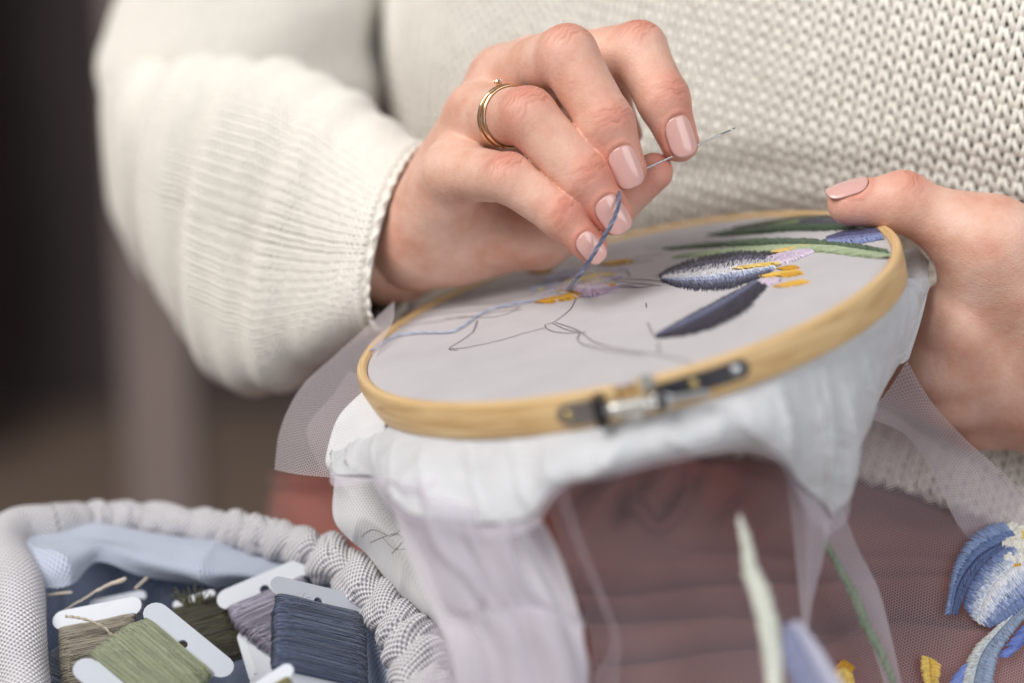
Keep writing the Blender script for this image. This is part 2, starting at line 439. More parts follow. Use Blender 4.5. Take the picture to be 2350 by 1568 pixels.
class Hand:
    """palm cones + finger chains; every finger is smoothly rooted in the palm but stays apart from its neighbours"""
    def __init__(s, palm, fingers, kpalm):
        s.palm, s.fingers, s.kp = palm, fingers, kpalm
    def f(s, P):
        d = None
        for a, b, ra, rb in s.palm:
            c = cone(P, a, b, ra, rb); d = c if d is None else smin(d, c, s.kp)
        out = None
        for fi in s.fingers:
            J, R = fi['J'], fi['R']; g = None
            for i in range(len(J) - 1):
                c = cone(P, J[i], J[i + 1], R[i], R[i + 1]); g = c if g is None else smin(g, c, fi.get('kj', .22))
            for (p, r) in fi.get('pads', []):
                c = np.sqrt(((P - np.asarray(p, np.float32)) ** 2).sum(1)) - r; g = smin(g, c, .5)
            u = smin(d, g, fi.get('k', .6)); out = u if out is None else smin(out, u, .07)
        return out
    def detail(s, v, g):
        """knuckle creases as real relief plus the flush of the skin"""
        disp = np.zeros(len(v)); red = np.zeros(len(v)); dark = np.zeros(len(v))
        for fi in s.fingers:
            J, R = fi['J'], fi['R']; dn = fi['dorsal']
            for k in fi['creases']:
                j = J[k]; ax = nrm(J[k + 1] - J[k - 1]) if k + 1 < len(J) else nrm(J[k] - J[k - 1])
                n = nrm(dn[k] - ax * (dn[k] @ ax)); sd = np.cross(ax, n); r = R[k]
                p = v - j; sx = p @ ax; hh = p @ n; l = p @ sd
                m = sstep(.1 * r, .75 * r, hh) * np.exp(-(l / (.85 * r)) ** 2) * (np.abs(sx) < 1.4 * r)
                wob = .05 * np.sin(l * 7 + k * 3 + fi['seed']) + .03 * np.sin(l * 17 + fi['seed'])
                if k == len(J) - 2: off, amp = (-.26, -.12, .02, .16), .034
                else: off, amp = (-.55, -.38, -.2, -.03, .13, .3, .47), .050
                for q, o in enumerate(off):
                    w = np.exp(-((sx - o * r * 1.1 - wob - .10 * np.sign(o + .01) * l * l) / .047) ** 2) * m * (1 - .5 * abs(o)) * (.45 + .55 * np.sin(l * 4 + q * 2.1 + fi['seed']) ** 2)
                    disp -= amp * w; dark += .55 * w
                disp += .03 * m * np.exp(-(sx / (.6 * r)) ** 2)
                red += .5 * m * np.exp(-(sx / (.8 * r)) ** 2)
            tip = J[-1]; dt = np.linalg.norm(v - tip, axis=1); red += .42 * np.exp(-(dt / 1.1) ** 2)
            nl = fi.get('nail')
            if nl:
                a, w, L = nl['frame'], nl['w'], nl['L']; p = v - nl['c']
                x = p @ a[0] / (w / 2); y = p @ a[1] / (L / 2); z = p @ a[2]
                rr = (np.abs(x) ** 2.6 + np.abs(y) ** 2.6) ** (1 / 2.6)
                zone = (z > -.45) & (y < .75)
                disp += .035 * np.exp(-((rr - 1.18) / .13) ** 2) * zone * sstep(.75, .2, y)
                disp -= .03 * np.exp(-((rr - 1.0) / .06) ** 2) * zone
                dark += .35 * np.exp(-((rr - 1.02) / .05) ** 2) * zone; red += .22 * np.exp(-((rr - 1.2) / .2) ** 2) * zone
        disp += .018 * noise(v, 2.2, 3) + .008 * noise(v, 6, 4)
        return v + g * disp[:, None], np.stack([np.clip(red, 0, .75), np.clip(dark, 0, .6), np.zeros(len(v))], 1)

def nail_frame(J, dn, c, w, L, roll=0):
    ax = nrm(J[-1] - J[-2]); n = nrm(np.asarray(dn) - ax * (np.asarray(dn) @ ax)); return dict(frame=(np.cross(ax, n), ax, n), c=np.asarray(c, float), w=w, L=L)

def nail_mesh(hand, nl, over=.12):
    """a curved plate lying on the finger, its free edge standing past the tip"""
    nu, nv = 25, 25; sx, ax, n = nl['frame']; pts = np.zeros((nv, nu, 3)); edge = np.zeros((nv, nu))
    for i in range(nv):
        for j in range(nu):
            a = -1 + 2 * i / (nv - 1); b = -1 + 2 * j / (nu - 1)
            # square -> superellipse so the plate has rounded base corners and a softly squared free edge
            e = 3.0
            m = max(abs(a), abs(b)); rr = (abs(a) ** e + abs(b) ** e) ** (1 / e) if m > 0 else 1
            x, y = b * m / rr, a * m / rr
            pts[i, j] = nl['c'] + sx * x * nl['w'] / 2 + ax * (y * nl['L'] / 2) + n * .3
            edge[i, j] = m
    P = pts.reshape(-1, 3)
    for _ in range(14):                          # drop along the nail's own normal onto the finger
        d = hand.f(P.astype(np.float32)); P = P - n * np.clip(d, -.2, .2)[:, None] * .8
    G = P.reshape(nv, nu, 3)
    # keep the plate one smooth arch: fit height = a + b x^2 + c y + d y^2 over the sound inner part
    q = G - nl['c']; X = q @ sx; Y = q @ ax; Zh = q @ n
    ok = (np.abs(X) < nl['w'] * .40) & (Y < nl['L'] * .25)
    A = np.stack([np.ones_like(X), X, X ** 2, Y, Y ** 2], -1)
    co, *_ = np.linalg.lstsq(A[ok], Zh[ok], rcond=None)
    co[4] = np.clip(co[4], -.10, 0); co[2] = np.clip(co[2], -.75, -.25)
    Zf = A @ co
    dome = .035 * (1 - np.clip(edge, 0, 1) ** 4)
    top = nl['c'] + X[..., None] * sx + Y[..., None] * ax + (Zf + dome + .004)[..., None] * n
    bot = top - n * (.05 + .03 * (1 - edge[..., None]))
    v = np.concatenate([top.reshape(-1, 3), bot.reshape(-1, 3)]); m_ = nu * nv
    qd = grid_quads(nv, nu); idx = np.arange(m_).reshape(nv, nu)
    per = np.concatenate([idx[0, :-1], idx[:-1, -1], idx[-1, :0:-1], idx[:0:-1, 0]])
    side = np.stack([per, np.roll(per, -1), np.roll(per, -1) + m_, per + m_], 1)
    return v, np.concatenate([qd, qd[:, ::-1] + m_, side[:, ::-1]])

def Z1(x, y, d): return V(846 + .41964 * x, 37.6 + .41964 * y, d)
def Z2(x, y, d): return V(1739 + .4796 * x, 329 + .4796 * y, d)
CAMW = np.array([0, 0, -1.0])

def right_hand():
    def fin(J, R, dorsal, nail_c=None, w=0, L=0, tilt=(0, 0), seed=0, k=.6, creases=(1, 2), pads=()):
        J = np.array(J); dn = [np.asarray(d, float) for d in dorsal]
        fi = dict(J=J, R=R, dorsal=dn, seed=seed, k=k, creases=creases, pads=pads)
        if nail_c is not None: fi['nail'] = nail_frame(J, (tilt[0], tilt[1], -1), nail_c, w, L)
        return fi
    up = (-.1, .7, -.7); fr = (.0, .35, -1)
    fs = []
    fs.append(fin([Z1(900, 290, 65.6), Z1(1475, 190, 63.4), Z1(1612, 460, 62.7), Z1(1700, 690, 62.75)], (1.0, .92, .82, .62), (up, (.3, .9, -.5), (.35, .45, -1), fr),
                  Z1(1712, 658, 62.2), .86, 1.28, (.32, .1), 1))
    fs.append(fin([Z1(735, 345, 65.2), Z1(1085, 215, 61.9), Z1(1300, 590, 61.5), Z1(1408, 835, 61.6)], (1.02, .94, .87, .65), (up, (.1, .9, -.6), (.2, .4, -1), fr),
                  Z1(1412, 826, 61.0), .92, 1.32, (.10, .12), 2))
    fs.append(fin([Z1(600, 545, 64.4), Z1(870, 550, 61.5), Z1(1182, 885, 61.3), Z1(1338, 1090, 61.4)], (.98, .90, .81, .61), (up, (-.1, .8, -.8), (.1, .5, -1), fr),
                  Z1(1340, 1088, 60.9), .86, 1.25, (.05, .2), 3))
    fs.append(fin([Z1(470, 850, 63.9), Z1(765, 885, 61.4), Z1(1045, 1092, 61.2), Z1(1215, 1262, 61.3)], (.95, .76, .66, .50), (up, (-.1, .8, -.8), (.1, .5, -1), fr),
                  Z1(1218, 1268, 60.9), .68, 1.05, (.08, .25), 4))
    fs.append(fin([Z1(500, 1230, 66.6), Z1(930, 1190, 65.6), Z1(1330, 1005, 64.1), Z1(1560, 852, 63.2)], (1.25, 1.15, .88, .62), ((0, 0, 1),) * 4, seed=5, k=1.2, creases=()))
    W = Z1(270, 1205, 67.6)
    palm = [(W, fs[0]['J'][0], 1.35, .95), (W, fs[1]['J'][0], 1.4, 1.0), (W, fs[2]['J'][0], 1.4, 1.0), (W, fs[3]['J'][0], 1.38, 1.0),
            (Z1(285, 1215, 66.6), Z1(430, 1000, 65.0), 1.45, 1.2), (W, Z1(-700, 1290, 74), 1.75, 2.6),
            (Z1(500, 1200, 66.9), Z1(820, 700, 66.6), 1.3, 1.1), (Z1(700, 470, 65.2), Z1(960, 440, 64.6), .9, .62), (Z1(960, 440, 64.6), Z1(1090, 540, 63.9), .62, .5), (Z1(960, 400, 65), Z1(1320, 400, 64.9), .7, .5), (Z1(1320, 400, 64.9), Z1(1420, 640, 64.6), .5, .42), (Z1(640, 720, 65.4), Z1(800, 740, 64.4), .9, .6)]  # cones across the index-middle gap are added flesh, standing in for its shadow
    return Hand(palm, fs, .55)

def left_hand():
    T = np.array([Z2(1500, 930, 64.5), Z2(1120, 490, 63.2), Z2(690, 278, 62.9), Z2(440, 288, 62.9)])
    th = dict(J=T, R=(1.5, 1.2, .88, .70), dorsal=[np.array(d, float) for d in ((0, .6, -.8), (.3, .7, -.8), (.1, .95, -.5), (0, 1, -.4))], seed=2, k=1.4, creases=(2,), kj=.4)
    th['nail'] = nail_frame(T, (0, 1, -.28), Z2(425, 190, 62.6), .95, 1.3)
    fs = [th]; W = Z2(1850, 1330, 66.5)
    spec = [((960, 880, 64.4), (700, 830, 66.2), (480, 760, 67.6), (360, 700, 68.2)),
            ((880, 1030, 65.0), (600, 950, 67.4), (400, 860, 68.8), (300, 800, 69.3)),
            ((920, 1180, 66.0), (650, 1080, 68.5), (450, 980, 69.8), (350, 930, 70.3)),
            ((1040, 1300, 67.2), (800, 1210, 69.3), (640, 1130, 70.4), (560, 1080, 70.8))]
    palm = [(T[0], W, 1.5, 1.9), (T[0], T[1], 1.45, 1.15), (W, Z2(2700, 1550, 69), 2.0, 2.7)]
    for i, sp in enumerate(spec):
        J = np.array([Z2(*p) for p in sp]); R = ((1.15, .95, .85, .65), (1.15, .95, .85, .65), (1.1, .9, .8, .6), (1.0, .8, .7, .5))[i]
        fs.append(dict(J=J, R=R, dorsal=[CAMW] * 4, seed=i, k=.8, creases=()))
        palm.append((W, J[0], 1.7 - .1 * i, R[0]))
    palm.append((T[1], fs[1]['J'][0], 1.0, 1.05))
    return Hand(palm, fs, .8)

person = thing('person', V(1500, 1100, 74), 'person in a cream knitted sweater and rust trousers, hand stitching with a needle', 'person')
RH, LH = right_hand(), left_hand()
def build_body():
    parts = []; nails = []
    for hnd, lo_px, hi_px in ((RH, None, None), (LH, None, None)):
        pts = np.concatenate([fi['J'] for fi in hnd.fingers] + [np.array([p[0] for p in hnd.palm])])
        lo = pts.min(0) - 3.0; hi = pts.max(0) + 3.0
        v, q, g = surface(hnd.f, lo, hi, .052)
        v, c = hnd.detail(v, g); parts.append((v, q, c))
        for fi in hnd.fingers:
            if 'nail' in fi: nails.append(nail_mesh(hnd, fi['nail']))
    # arms and trunk inside the sweater, same skin
    A = [(Z1(120, 1240, 68.6), V(520, 480, 76.5), 2.2, 2.6), (V(520, 480, 76.5), V(640, -500, 92), 2.8, 4.5), (V(640, -500, 92), V(1500, -500, 88), 5, 9),
         (V(1500, -500, 92), V(1650, 700, 92), 9.5, 10), (V(1500, -500, 88), V(2900, -400, 84), 8, 5), (V(2900, -400, 84), V(3000, 1100, 72), 4.6, 3.6), (V(3000, 1100, 72), Z2(2000, 1380, 67), 3.4, 2.1)]
    def body(P):
        d = None
        for a, b, ra, rb in A:
            c = cone(P, a, b, ra, rb); d = c if d is None else smin(d, c, 2.0)
        return d
    pts = np.array([a[0] for a in A] + [a[1] for a in A]); v, q, g = surface(body, pts.min(0) - 11, pts.max(0) + 11, .9)
    parts.append((v, q, np.zeros((len(v), 3))))
    v, q, c = cat_meshes(parts)
    body_o = mk('body', v, q, M['skin'], person, col=c)
    for nv, nq in nails: mk('fingernail', nv, nq, M['nail'], body_o)
    return body_o
body_o = build_body()
# ------------------------------------------------------------------ embroidery hoop
HC = V(1433.5, 690.7, 62.0); HN = nrm(np.array([-.2445, .9320, -.2676])); HR = 8.30
HE1 = nrm(np.array([1.0, 0, 0]) - HN * HN[0]); HE2 = np.cross(HN, HE1)          # HE1 to the right, HE2 away/near
if HE2[2] < 0: HE2 = -HE2
def hp(a, r, z=0): return HC + HE1 * (np.cos(a) * r)[..., None] + HE2 * (np.sin(a) * r)[..., None] + HN * (np.asarray(z, float) + 0 * a)[..., None]
def on_hoop(px, py, z=0.0):
    d = np.stack([(np.asarray(px, float) - PW / 2) * KPX, -(np.asarray(py, float) - PH / 2) * KPX, np.ones_like(np.asarray(px, float))], -1)
    return d * (((HC + HN * z) @ HN) / (d @ HN))[..., None]
def hoop_angle(px, py, z=0.0):
    p = on_hoop(px, py, z) - HC; return math.atan2(p @ HE2, p @ HE1)

def ring_mesh(r0, r1, z0, z1, a0, a1, n, bev=.06):
    a = np.linspace(a0, a1, n)
    prof = [(r0, z1 - bev), (r0 + bev, z1), ((r0 + r1) / 2, z1 + .015), (r1 - bev, z1), (r1 - .02, z1 - .04), (r1, z1 - bev * 2), (r1 + .012, (z0 + z1) / 2), (r1, z0 + bev * 1.5), (r1 - .03, z0 + .03), (r1 - bev, z0), (r0 + bev, z0), (r0, z0 + bev)]
    G = np.stack([hp(a, np.full(n, r), z) for r, z in prof], 1)
    return G, a
def build_hoop():
    root = thing('embroidery_hoop', HC - HN * 1.0, 'round bamboo embroidery hoop with metal screw clasp, held in both hands', 'embroidery hoop')
    aL = hoop_angle(1418, 955, -.5); aR = hoop_angle(1470, 945, -.5)
    def ring(name, r0, r1, z0, z1, a0, a1, n=220):
        G, a = ring_mesh(r0, r1, z0, z1, a0, a1, n); nr, nc = G.shape[:2]
        arc = (a - a0) * 8.4; per = np.cumsum([0] + [.25] * (nc - 1))
        uv = np.stack(np.broadcast_arrays(arc[:, None], per[None, :]), -1).reshape(-1, 2)
        q = [tuple(x) for x in grid_quads(nr, nc, True)] + [tuple(range(nc))[::-1], tuple((nr - 1) * nc + i for i in range(nc))]
        o = mk(name, G.reshape(-1, 3), q, M['wood'], root, uv=uv); return o
    ring('outer_ring', HR + .01, HR + .33, -.98, .07, aR, aL + 2 * math.pi)
    G, a = ring_mesh(HR - .36, HR - .06, -1.0, -.06, 0, 2 * math.pi, 200)
    mk('inner_ring', G[:-1].reshape(-1, 3), np.concatenate([grid_quads(199, 12, True), np.array([[198 * 12 + j, 198 * 12 + (j + 1) % 12, (j + 1) % 12, j] for j in range(12)])]), M['wood'], root,
       uv=np.stack(np.broadcast_arrays((a[:-1] * 8)[:, None], np.arange(12)[None] * .2), -1).reshape(-1, 2))
    # clasp: two riveted plates bent to the ring, a flange each side of the gap, screw, barrel nut
    ro = HR + .335
    def plate(name, a0, a1, z0, z1, mat, round_end=0):
        n = 24; a = np.linspace(a0, a1, n); t = np.linspace(0, 1, n); m = (z0 + z1) / 2; hh = np.full(n, (z1 - z0) / 2)
        e = t if round_end < 0 else (1 - t)
        if round_end: L = abs(a1 - a0) * ro; x = np.clip(e * L / hh[0], 0, 1); hh = hh * np.sqrt(np.clip(1 - (1 - x) ** 2, .02, 1))
        rows = [hp(a, np.full(n, r), m + s * hh) for r, s in ((ro, -1), (ro + .06, -1), (ro + .06, 1), (ro, 1))]
        G = np.stack(rows, 1); q = [tuple(x) for x in grid_quads(n, 4, True)] + [(0, 1, 2, 3), tuple((n - 1) * 4 + i for i in (3, 2, 1, 0))]
        o = mk(name, G.reshape(-1, 3), q, mat, root, smooth=False); return o
    def rivet(px, py, z, r, mat):
        a = hoop_angle(px, py, z); c = hp(np.array(a), np.array(ro + .055), z); out = nrm(c - HC - HN * z)
        path = [c - out * .02, c + out * .05, c + out * .085, c + out * .10]
        v, f = capped_tube(path, r, 16, HN, np.array([1, 1, .8, .35])); return mk('rivet', v, f, mat, root)
    aPL = hoop_angle(1283, 955, -.5); aPLe = hoop_angle(1372, 962, -.5); aPR = hoop_angle(1732, 850, -.45); aPRe = hoop_angle(1520, 925, -.5)
    plate('clasp_plate', aPL, aPLe, -.80, -.16, M['steel'], -1)
    p = plate('clasp_plate', aPR, aPRe, -.66, -.12, M['dark_steel'], -1); p['label'] = 'long dark clasp plate with rivets'
    rivet(1303, 955, -.48, .13, M['brass']); rivet(1703, 858, -.38, .17, M['steel']); rivet(1604, 893, -.38, .13, M['brass'])
    def flange(px, py, h, mat, w=.16):
        a = hoop_angle(px, py, -.4); c = hp(np.array(a), np.array(ro + .30), -.42); out = nrm(hp(np.array(a), np.array(9.0), 0) - HC); tan = np.cross(HN, out)
        v, f = box_view(c, (.32, w / 2, h), (out, tan, HN)); return bevel(mk('clasp_flange', v, f, mat, root, smooth=False), .0004)
    flange(1372, 960, .42, M['dark_steel'], .30); flange(1522, 930, .30, M['dark_steel'], .2)
    c0 = hp(np.array(hoop_angle(1365, 962, -.45)), np.array(ro + .42), -.42); c1 = hp(np.array(hoop_angle(1640, 905, -.5)), np.array(ro + .40), -.62)
    ax = nrm(c1 - c0); L = np.linalg.norm(c1 - c0)
    def cyl(name, t0, t1, r, mat, sides=20, knurl=0.0, n=8):
        tt = np.linspace(t0, t1, n); path = c0 + ax * tt[:, None] * L
        tp = np.ones(n); tp[0] = tp[-1] = .86
        v, f = capped_tube(path, r, sides, HN, tp)
        if knurl:
            k = np.arange(len(v) - 2) % sides; v[:-2] += 0; ctr = np.repeat(path, sides, 0); v[:-2] = ctr + (v[:-2] - ctr) * (1 + knurl * ((k % 2) * 2 - 1))[:, None]
        return mk(name, v, f, mat, root, smooth=not knurl)
    cyl('screw_barrel', .10, .50, .21, M['nut'], 24); cyl('screw_nut', .50, .66, .19, M['steel'], 26, .07); cyl('screw_shaft', .02, 1.0, .12, M['steel'], 14, n=40)
    # the upright spring tab over the gap
    a = hoop_angle(1492, 905, 0); out = nrm(hp(np.array(a), np.array(9.0), 0) - HC); tan = np.cross(HN, out)
    v, f = box_view(hp(np.array(a), np.array(HR + .36), .0), (.035, .20, .22), (out, tan, HN)); bevel(mk('spring_tab', v, f, M['nut'], root, smooth=False), .0006)
    return root
M['nut'] = plain('nickel', (.78, .77, .72), .3, .75, .05, 300)
hoop = build_hoop()

# ------------------------------------------------------------------ cloth in the hoop
def build_cloth():
    root = thing('embroidery_cloth', HC - HN * 3, 'white cotton cloth stretched in the hoop with half finished iris embroidery', 'cloth')
    nr, na = 60, 200; r = np.linspace(0, 1, nr) ** .8 * (HR - .005); a = np.linspace(0, 2 * np.pi, na, endpoint=False)
    R, A = np.meshgrid(r, a, indexing='ij'); G = hp(A, R, 0)
    z = .035 * noise(np.stack([np.cos(A) * R, np.sin(A) * R], -1), .55, 5) + .012 * noise(np.stack([np.cos(A) * R, np.sin(A) * R], -1), 2.4, 6)
    z = z * (1 - (R / HR) ** 6) - .06 * (R / HR) ** 30
    G = G + HN * z[..., None]
    uv = np.stack([np.cos(A) * R, np.sin(A) * R], -1).reshape(-1, 2)
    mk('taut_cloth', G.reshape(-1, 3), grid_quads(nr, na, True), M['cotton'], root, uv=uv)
    # skirt: what hangs below the ring, from its left end round the front to its right end
    cols = [((838, 905), (760, 1070, 60)), ((862, 950), (805, 1097, 59)), ((905, 975), (880, 1115, 57.3)), ((985, 990), (955, 1172, 55.6)), ((1100, 995), (1095, 1200, 54.6)), ((1215, 992), (1215, 1180, 54.1)),
            ((1285, 985), (1284, 1108, 53.8)), ((1410, 970), (1410, 1078, 53.5)), ((1530, 942), (1600, 1040, 53.5)), ((1670, 900), (1755, 1026, 54.2)), ((1790, 858), (1846, 1110, 55.4)),
            ((1875, 822), (1893, 1160, 56.6)), ((1900, 808), (1910, 1190, 57)), ((1930, 792), (1935, 1130, 57.5)), ((1985, 750), (1978, 1040, 58.8)), ((2050, 690), (2062, 850, 60.8)), ((2078, 640), (2128, 655, 62.4))]
    top, bot = [], []
    for (tx, ty), b in cols:
        an = hoop_angle(tx, ty, -1.0); top.append(hp(np.array(an), np.array(HR + .05), -.9)); bot.append(V(*b))
    top, bot = np.array(top), np.array(bot)
    nc = 260; T = catmull(top, nc); B = catmull(bot, nc)
    t = np.linspace(0, 1, 60)[:, None, None]; s = np.linspace(0, 1, nc)[None, :, None]
    G = T[None] * (1 - t) + B[None] * t
    out = nrm(T - HC - HN * ((T - HC) @ HN)[:, None])[None]
    fold = (.17 * np.sin(s * 38 + 2.3 * np.sin(s * 9)) + .04 * np.sin(s * 83 + 2 + 2 * t) + .16 * np.sin(s * 15 + t * 3 + 1.2 * np.sin(s * 7))) * (t ** .8)
    G = G + out * (.35 * np.sin(np.pi * t) + fold) + HN * (.05 * noise(np.concatenate([s + 0 * t, t + 0 * s], -1) * np.array([30, 6]), 1.0, 9)[..., None] * t)
    edge = .10 * noise(np.stack([np.linspace(0, 60, nc), np.zeros(nc)], -1), 1.0, 12)
    G = G + (B - T)[None] * (t ** 3) * edge[None, :, None] * .35
    rg = (1 - np.abs(np.sin(s * 24 + 1.6 * np.sin(s * 11) + .9 * t))) ** 4 + .7 * (1 - np.abs(np.sin(s * 57 + 2 * np.sin(s * 5) - 1.4 * t))) ** 5
    G = G + out * (.20 * rg * np.sin(np.pi * t) ** .6)
    Gt = T[None] * (1 - t) + B[None] * t + (B - T)[None] * t ** 2 * (.16 + .10 * noise(np.stack([np.linspace(0, 40, nc), np.zeros(nc)], -1), 1.0, 77))[None, :, None] + out * (fold * 1.2 - .22 + .25 * np.sin(np.pi * t))
    sheet('tulle_underlay', Gt, M['tulle_dense'], root)
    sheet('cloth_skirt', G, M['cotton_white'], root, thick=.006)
    # corner of the cloth pulled up against the palm on the right
    c = [[(2070, 575, 64.5), (2105, 572, 64.3), (2132, 600, 63.9)], [(2075, 640, 63.6), (2105, 635, 63.4), (2130, 660, 63.2)], [(2065, 720, 62.6), (2092, 725, 62.5), (2112, 740, 62.6)], [(2045, 830, 62), (2068, 835, 62), (2085, 825, 62.2)]]
    G = patch(np.array(c, float), 40, 30); G = G + CAMW * (.08 * noise(G, 2.0, 4))[..., None]
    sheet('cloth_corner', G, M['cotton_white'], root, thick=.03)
    # panel that hangs on down beside the basket, printed with small dots
    c = [[(770, 1085, 64), (850, 1080, 62.5), (950, 1100, 61.5), (1060, 1110, 61)], [(768, 1195, 63.6), (850, 1190, 62), (960, 1200, 61), (1080, 1200, 60.5)],
         [(842, 1275, 63), (900, 1290, 61.6), (1000, 1300, 60.6), (1120, 1300, 60.2)], [(905, 1352, 62.6), (960, 1380, 61.2), (1060, 1390, 60.4), (1160, 1390, 60)], [(1010, 1450, 62), (1060, 1470, 60.8), (1120, 1480, 60.2), (1200, 1480, 60)]]
    G = patch(np.array(c, float), 80, 80); G = G + CAMW * (.30 * noise(G * np.array([1, .5, .5]), 1.3, 14) + .14 * noise(G, 3, 15) + .22 * (1 - np.abs(noise(G, 1.1, 16))) ** 6)[..., None]
    sheet('hanging_panel', G, M['cotton_dots'], root, thick=.03)
    pen = []
    for ln in ([(80, 25), (40, 20), (36, 8), (60, 2)], [(830, 1230), (855, 1215), (900, 1230), (930, 1200)], [(850, 1245), (900, 1225), (925, 1235), (950, 1280)], [(900, 1270), (930, 1235), (945, 1205)], [(960, 1300), (985, 1290), (1010, 1330)], [(990, 1390), (1020, 1350), (1040, 1345)], [(880, 1235), (905, 1260), (955, 1262), (1000, 1300)]):
        if ln[0][0] < 200: continue
        p = resample(np.array(ln, float), 40)
        from_g = VA(np.concatenate([p, np.full((40, 1), 61.0)], 1)); d = np.linalg.norm(G.reshape(-1, 1, 3)[:, :, :2] / G.reshape(-1, 1, 3)[:, :, 2:] - (from_g / from_g[:, 2:])[None, :, :2], axis=2)
        pen.append(G.reshape(-1, 3)[d.argmin(0)] + CAMW * .02)
    v, q, _ = cat_meshes([tubes(smooth_path(p)[None], .011, 5, CAMW, flat=.4) for p in pen]); mk('pen_line', v, q, M['ink_pale'], root)
    # fold of the same cloth at the left of the ring
    c = [[(832, 898, 61), (860, 910, 60), (885, 960, 59.2)], [(775, 960, 61), (820, 985, 60), (880, 1010, 59)], [(748, 1050, 60.8), (810, 1060, 59.8), (880, 1070, 58.6)], [(760, 1090, 60.8), (820, 1098, 59.8), (885, 1103, 58.6)]]
    G = patch(np.array(c, float), 50, 50); G = G + CAMW * (.16 * noise(G, 2.2, 21) + .16 * (1 - np.abs(noise(G, 1.8, 22))) ** 6)[..., None]
    sheet('cloth_fold', G, M['cotton_dots'], root, thick=.03)
    return root
def smooth_path(p):
    for _ in range(6): p[1:-1] = (p[:-2] + p[2:] + 2 * p[1:-1]) / 4
    return p
cloth = build_cloth()

# ------------------------------------------------------------------ embroidery
def stitch_mesh(S, E, w, cols, nrmv=HN, lift=.05, seg=5, sides=5):
    """satin stitches from S to E, each a small arched strand"""
    S, E = np.asarray(S, float), np.asarray(E, float); t = np.linspace(0, 1, seg)[None, :, None]
    L = np.linalg.norm(E - S, axis=1)[:, None, None]
    arch = np.sin(np.pi * np.clip(t, .0, 1)) ** .55
    nv = np.broadcast_to(np.asarray(nrmv, float), S.shape)[:, None, :]
    P = S[:, None] * (1 - t) + E[:, None] * t + nv * (arch * np.minimum(lift, L * .3) - .01)
    tp = np.array([.35] + [1] * (seg - 2) + [.35])
    return tubes(P, w, sides, nv + 0 * P, cols, flat=.75, taper=tp)
def petal(surf, rib, up, lo, ramp_up, ramp_lo, n=150, slant=.06, w=.022, layers=3, seed=0, ragged=.10, nrmv=HN, lift=.07):
    """long-and-short stitches fanning from a rib to the two edges; ramps: colour from rib to edge"""
    r = np.random.default_rng(seed); K = 120
    rib, up, lo = [surf(resample(np.array(x, float), K)) for x in (rib, up, lo)]
    Ss, Es, Cs = [], [], []
    for edge, rp in ((up, ramp_up), (lo, ramp_lo)):
        rp = lin(rp)
        for k in range(layers):
            f0, f1 = k / layers, (k + 1) / layers
            tt = np.linspace(0, 1, n) + r.uniform(-.5, .5, n) / n
            a = np.clip(f0 - .16 + r.uniform(-.14, .14, n), 0, 1); b = np.clip(f1 + .04 + r.uniform(-.14, .12, n), 0, 1 + ragged * r.uniform(0, 1, n))
            if k == layers - 1: b = 1 + ragged * r.uniform(-.5, .5, n)
            ia = np.clip((tt - slant * (1 - a)) * (K - 1), 0, K - 1); ib = np.clip((tt + slant * b * .3) * (K - 1), 0, K - 1)
            get = lambda P, i: P[i.astype(int)] * (1 - (i % 1))[:, None] + P[np.minimum(i.astype(int) + 1, K - 1)] * (i % 1)[:, None]
            Ra, Ea, Rb, Eb = get(rib, ia), get(edge, ia), get(rib, ib), get(edge, ib)
            Ss.append(Ra + (Ea - Ra) * a[:, None]); Es.append(Rb + (Eb - Rb) * b[:, None])
            x = np.clip((k + .5) / layers + r.uniform(-.16, .16, n), 0, 1) * (len(rp) - 1); i = np.minimum(x.astype(int), len(rp) - 2)
            c = rp[i] * (1 - (x - i))[:, None] + rp[i + 1] * (x - i)[:, None]
            Cs.append(c * r.uniform(.8, 1.15, (n, 1)))
    S, E, C = np.concatenate(Ss), np.concatenate(Es), np.concatenate(Cs)
    E = E + (E - S) * r.normal(0, .05, (len(E), 1)) + np.cross(np.broadcast_to(nrmv, S.shape), E - S) * r.normal(0, .06, (len(E), 1))
    return stitch_mesh(S, E, w, C, nrmv, lift)
def hs(p): return on_hoop(p[:, 0], p[:, 1], .015)
def hs2(p): return on_hoop(p[:, 0], p[:, 1], .075)
def bar(surf, line, width, cols, n=30, w=.024, seed=0, slant=.25, nrmv=HN, lift=.06, updir=None):
    """a row of satin stitches laid side by side across a line"""
    r = np.random.default_rng(seed); P = surf(resample(np.array(line, float), n)); T = nrm(np.gradient(P, axis=0))
    sd = nrm(np.cross(np.broadcast_to(np.asarray(nrmv, float), T.shape), T)); wd = np.asarray(width, float) * np.ones(n) * r.uniform(.85, 1.12, n)
    prof = np.sin(np.pi * np.clip(np.linspace(.06, .94, n), 0, 1)) ** .45
    wd = wd * prof * r.uniform(.8, 1.15, n); slant = slant * r.uniform(.6, 1.3, n)[:, None]
    c = lin(cols); i = r.integers(0, len(c), n); C = c[i] * r.uniform(.85, 1.1, (n, 1))
    return stitch_mesh(P - sd * wd[:, None] / 2 - T * slant * wd[:, None], P + sd * wd[:, None] / 2 + T * slant * wd[:, None], w, C, nrmv, lift)
SLATE = [(196, 204, 226), (120, 126, 156), (74, 74, 98), (58, 56, 74)]
GREY = [(150, 150, 176), (96, 94, 118), (66, 62, 80), (58, 54, 70)]
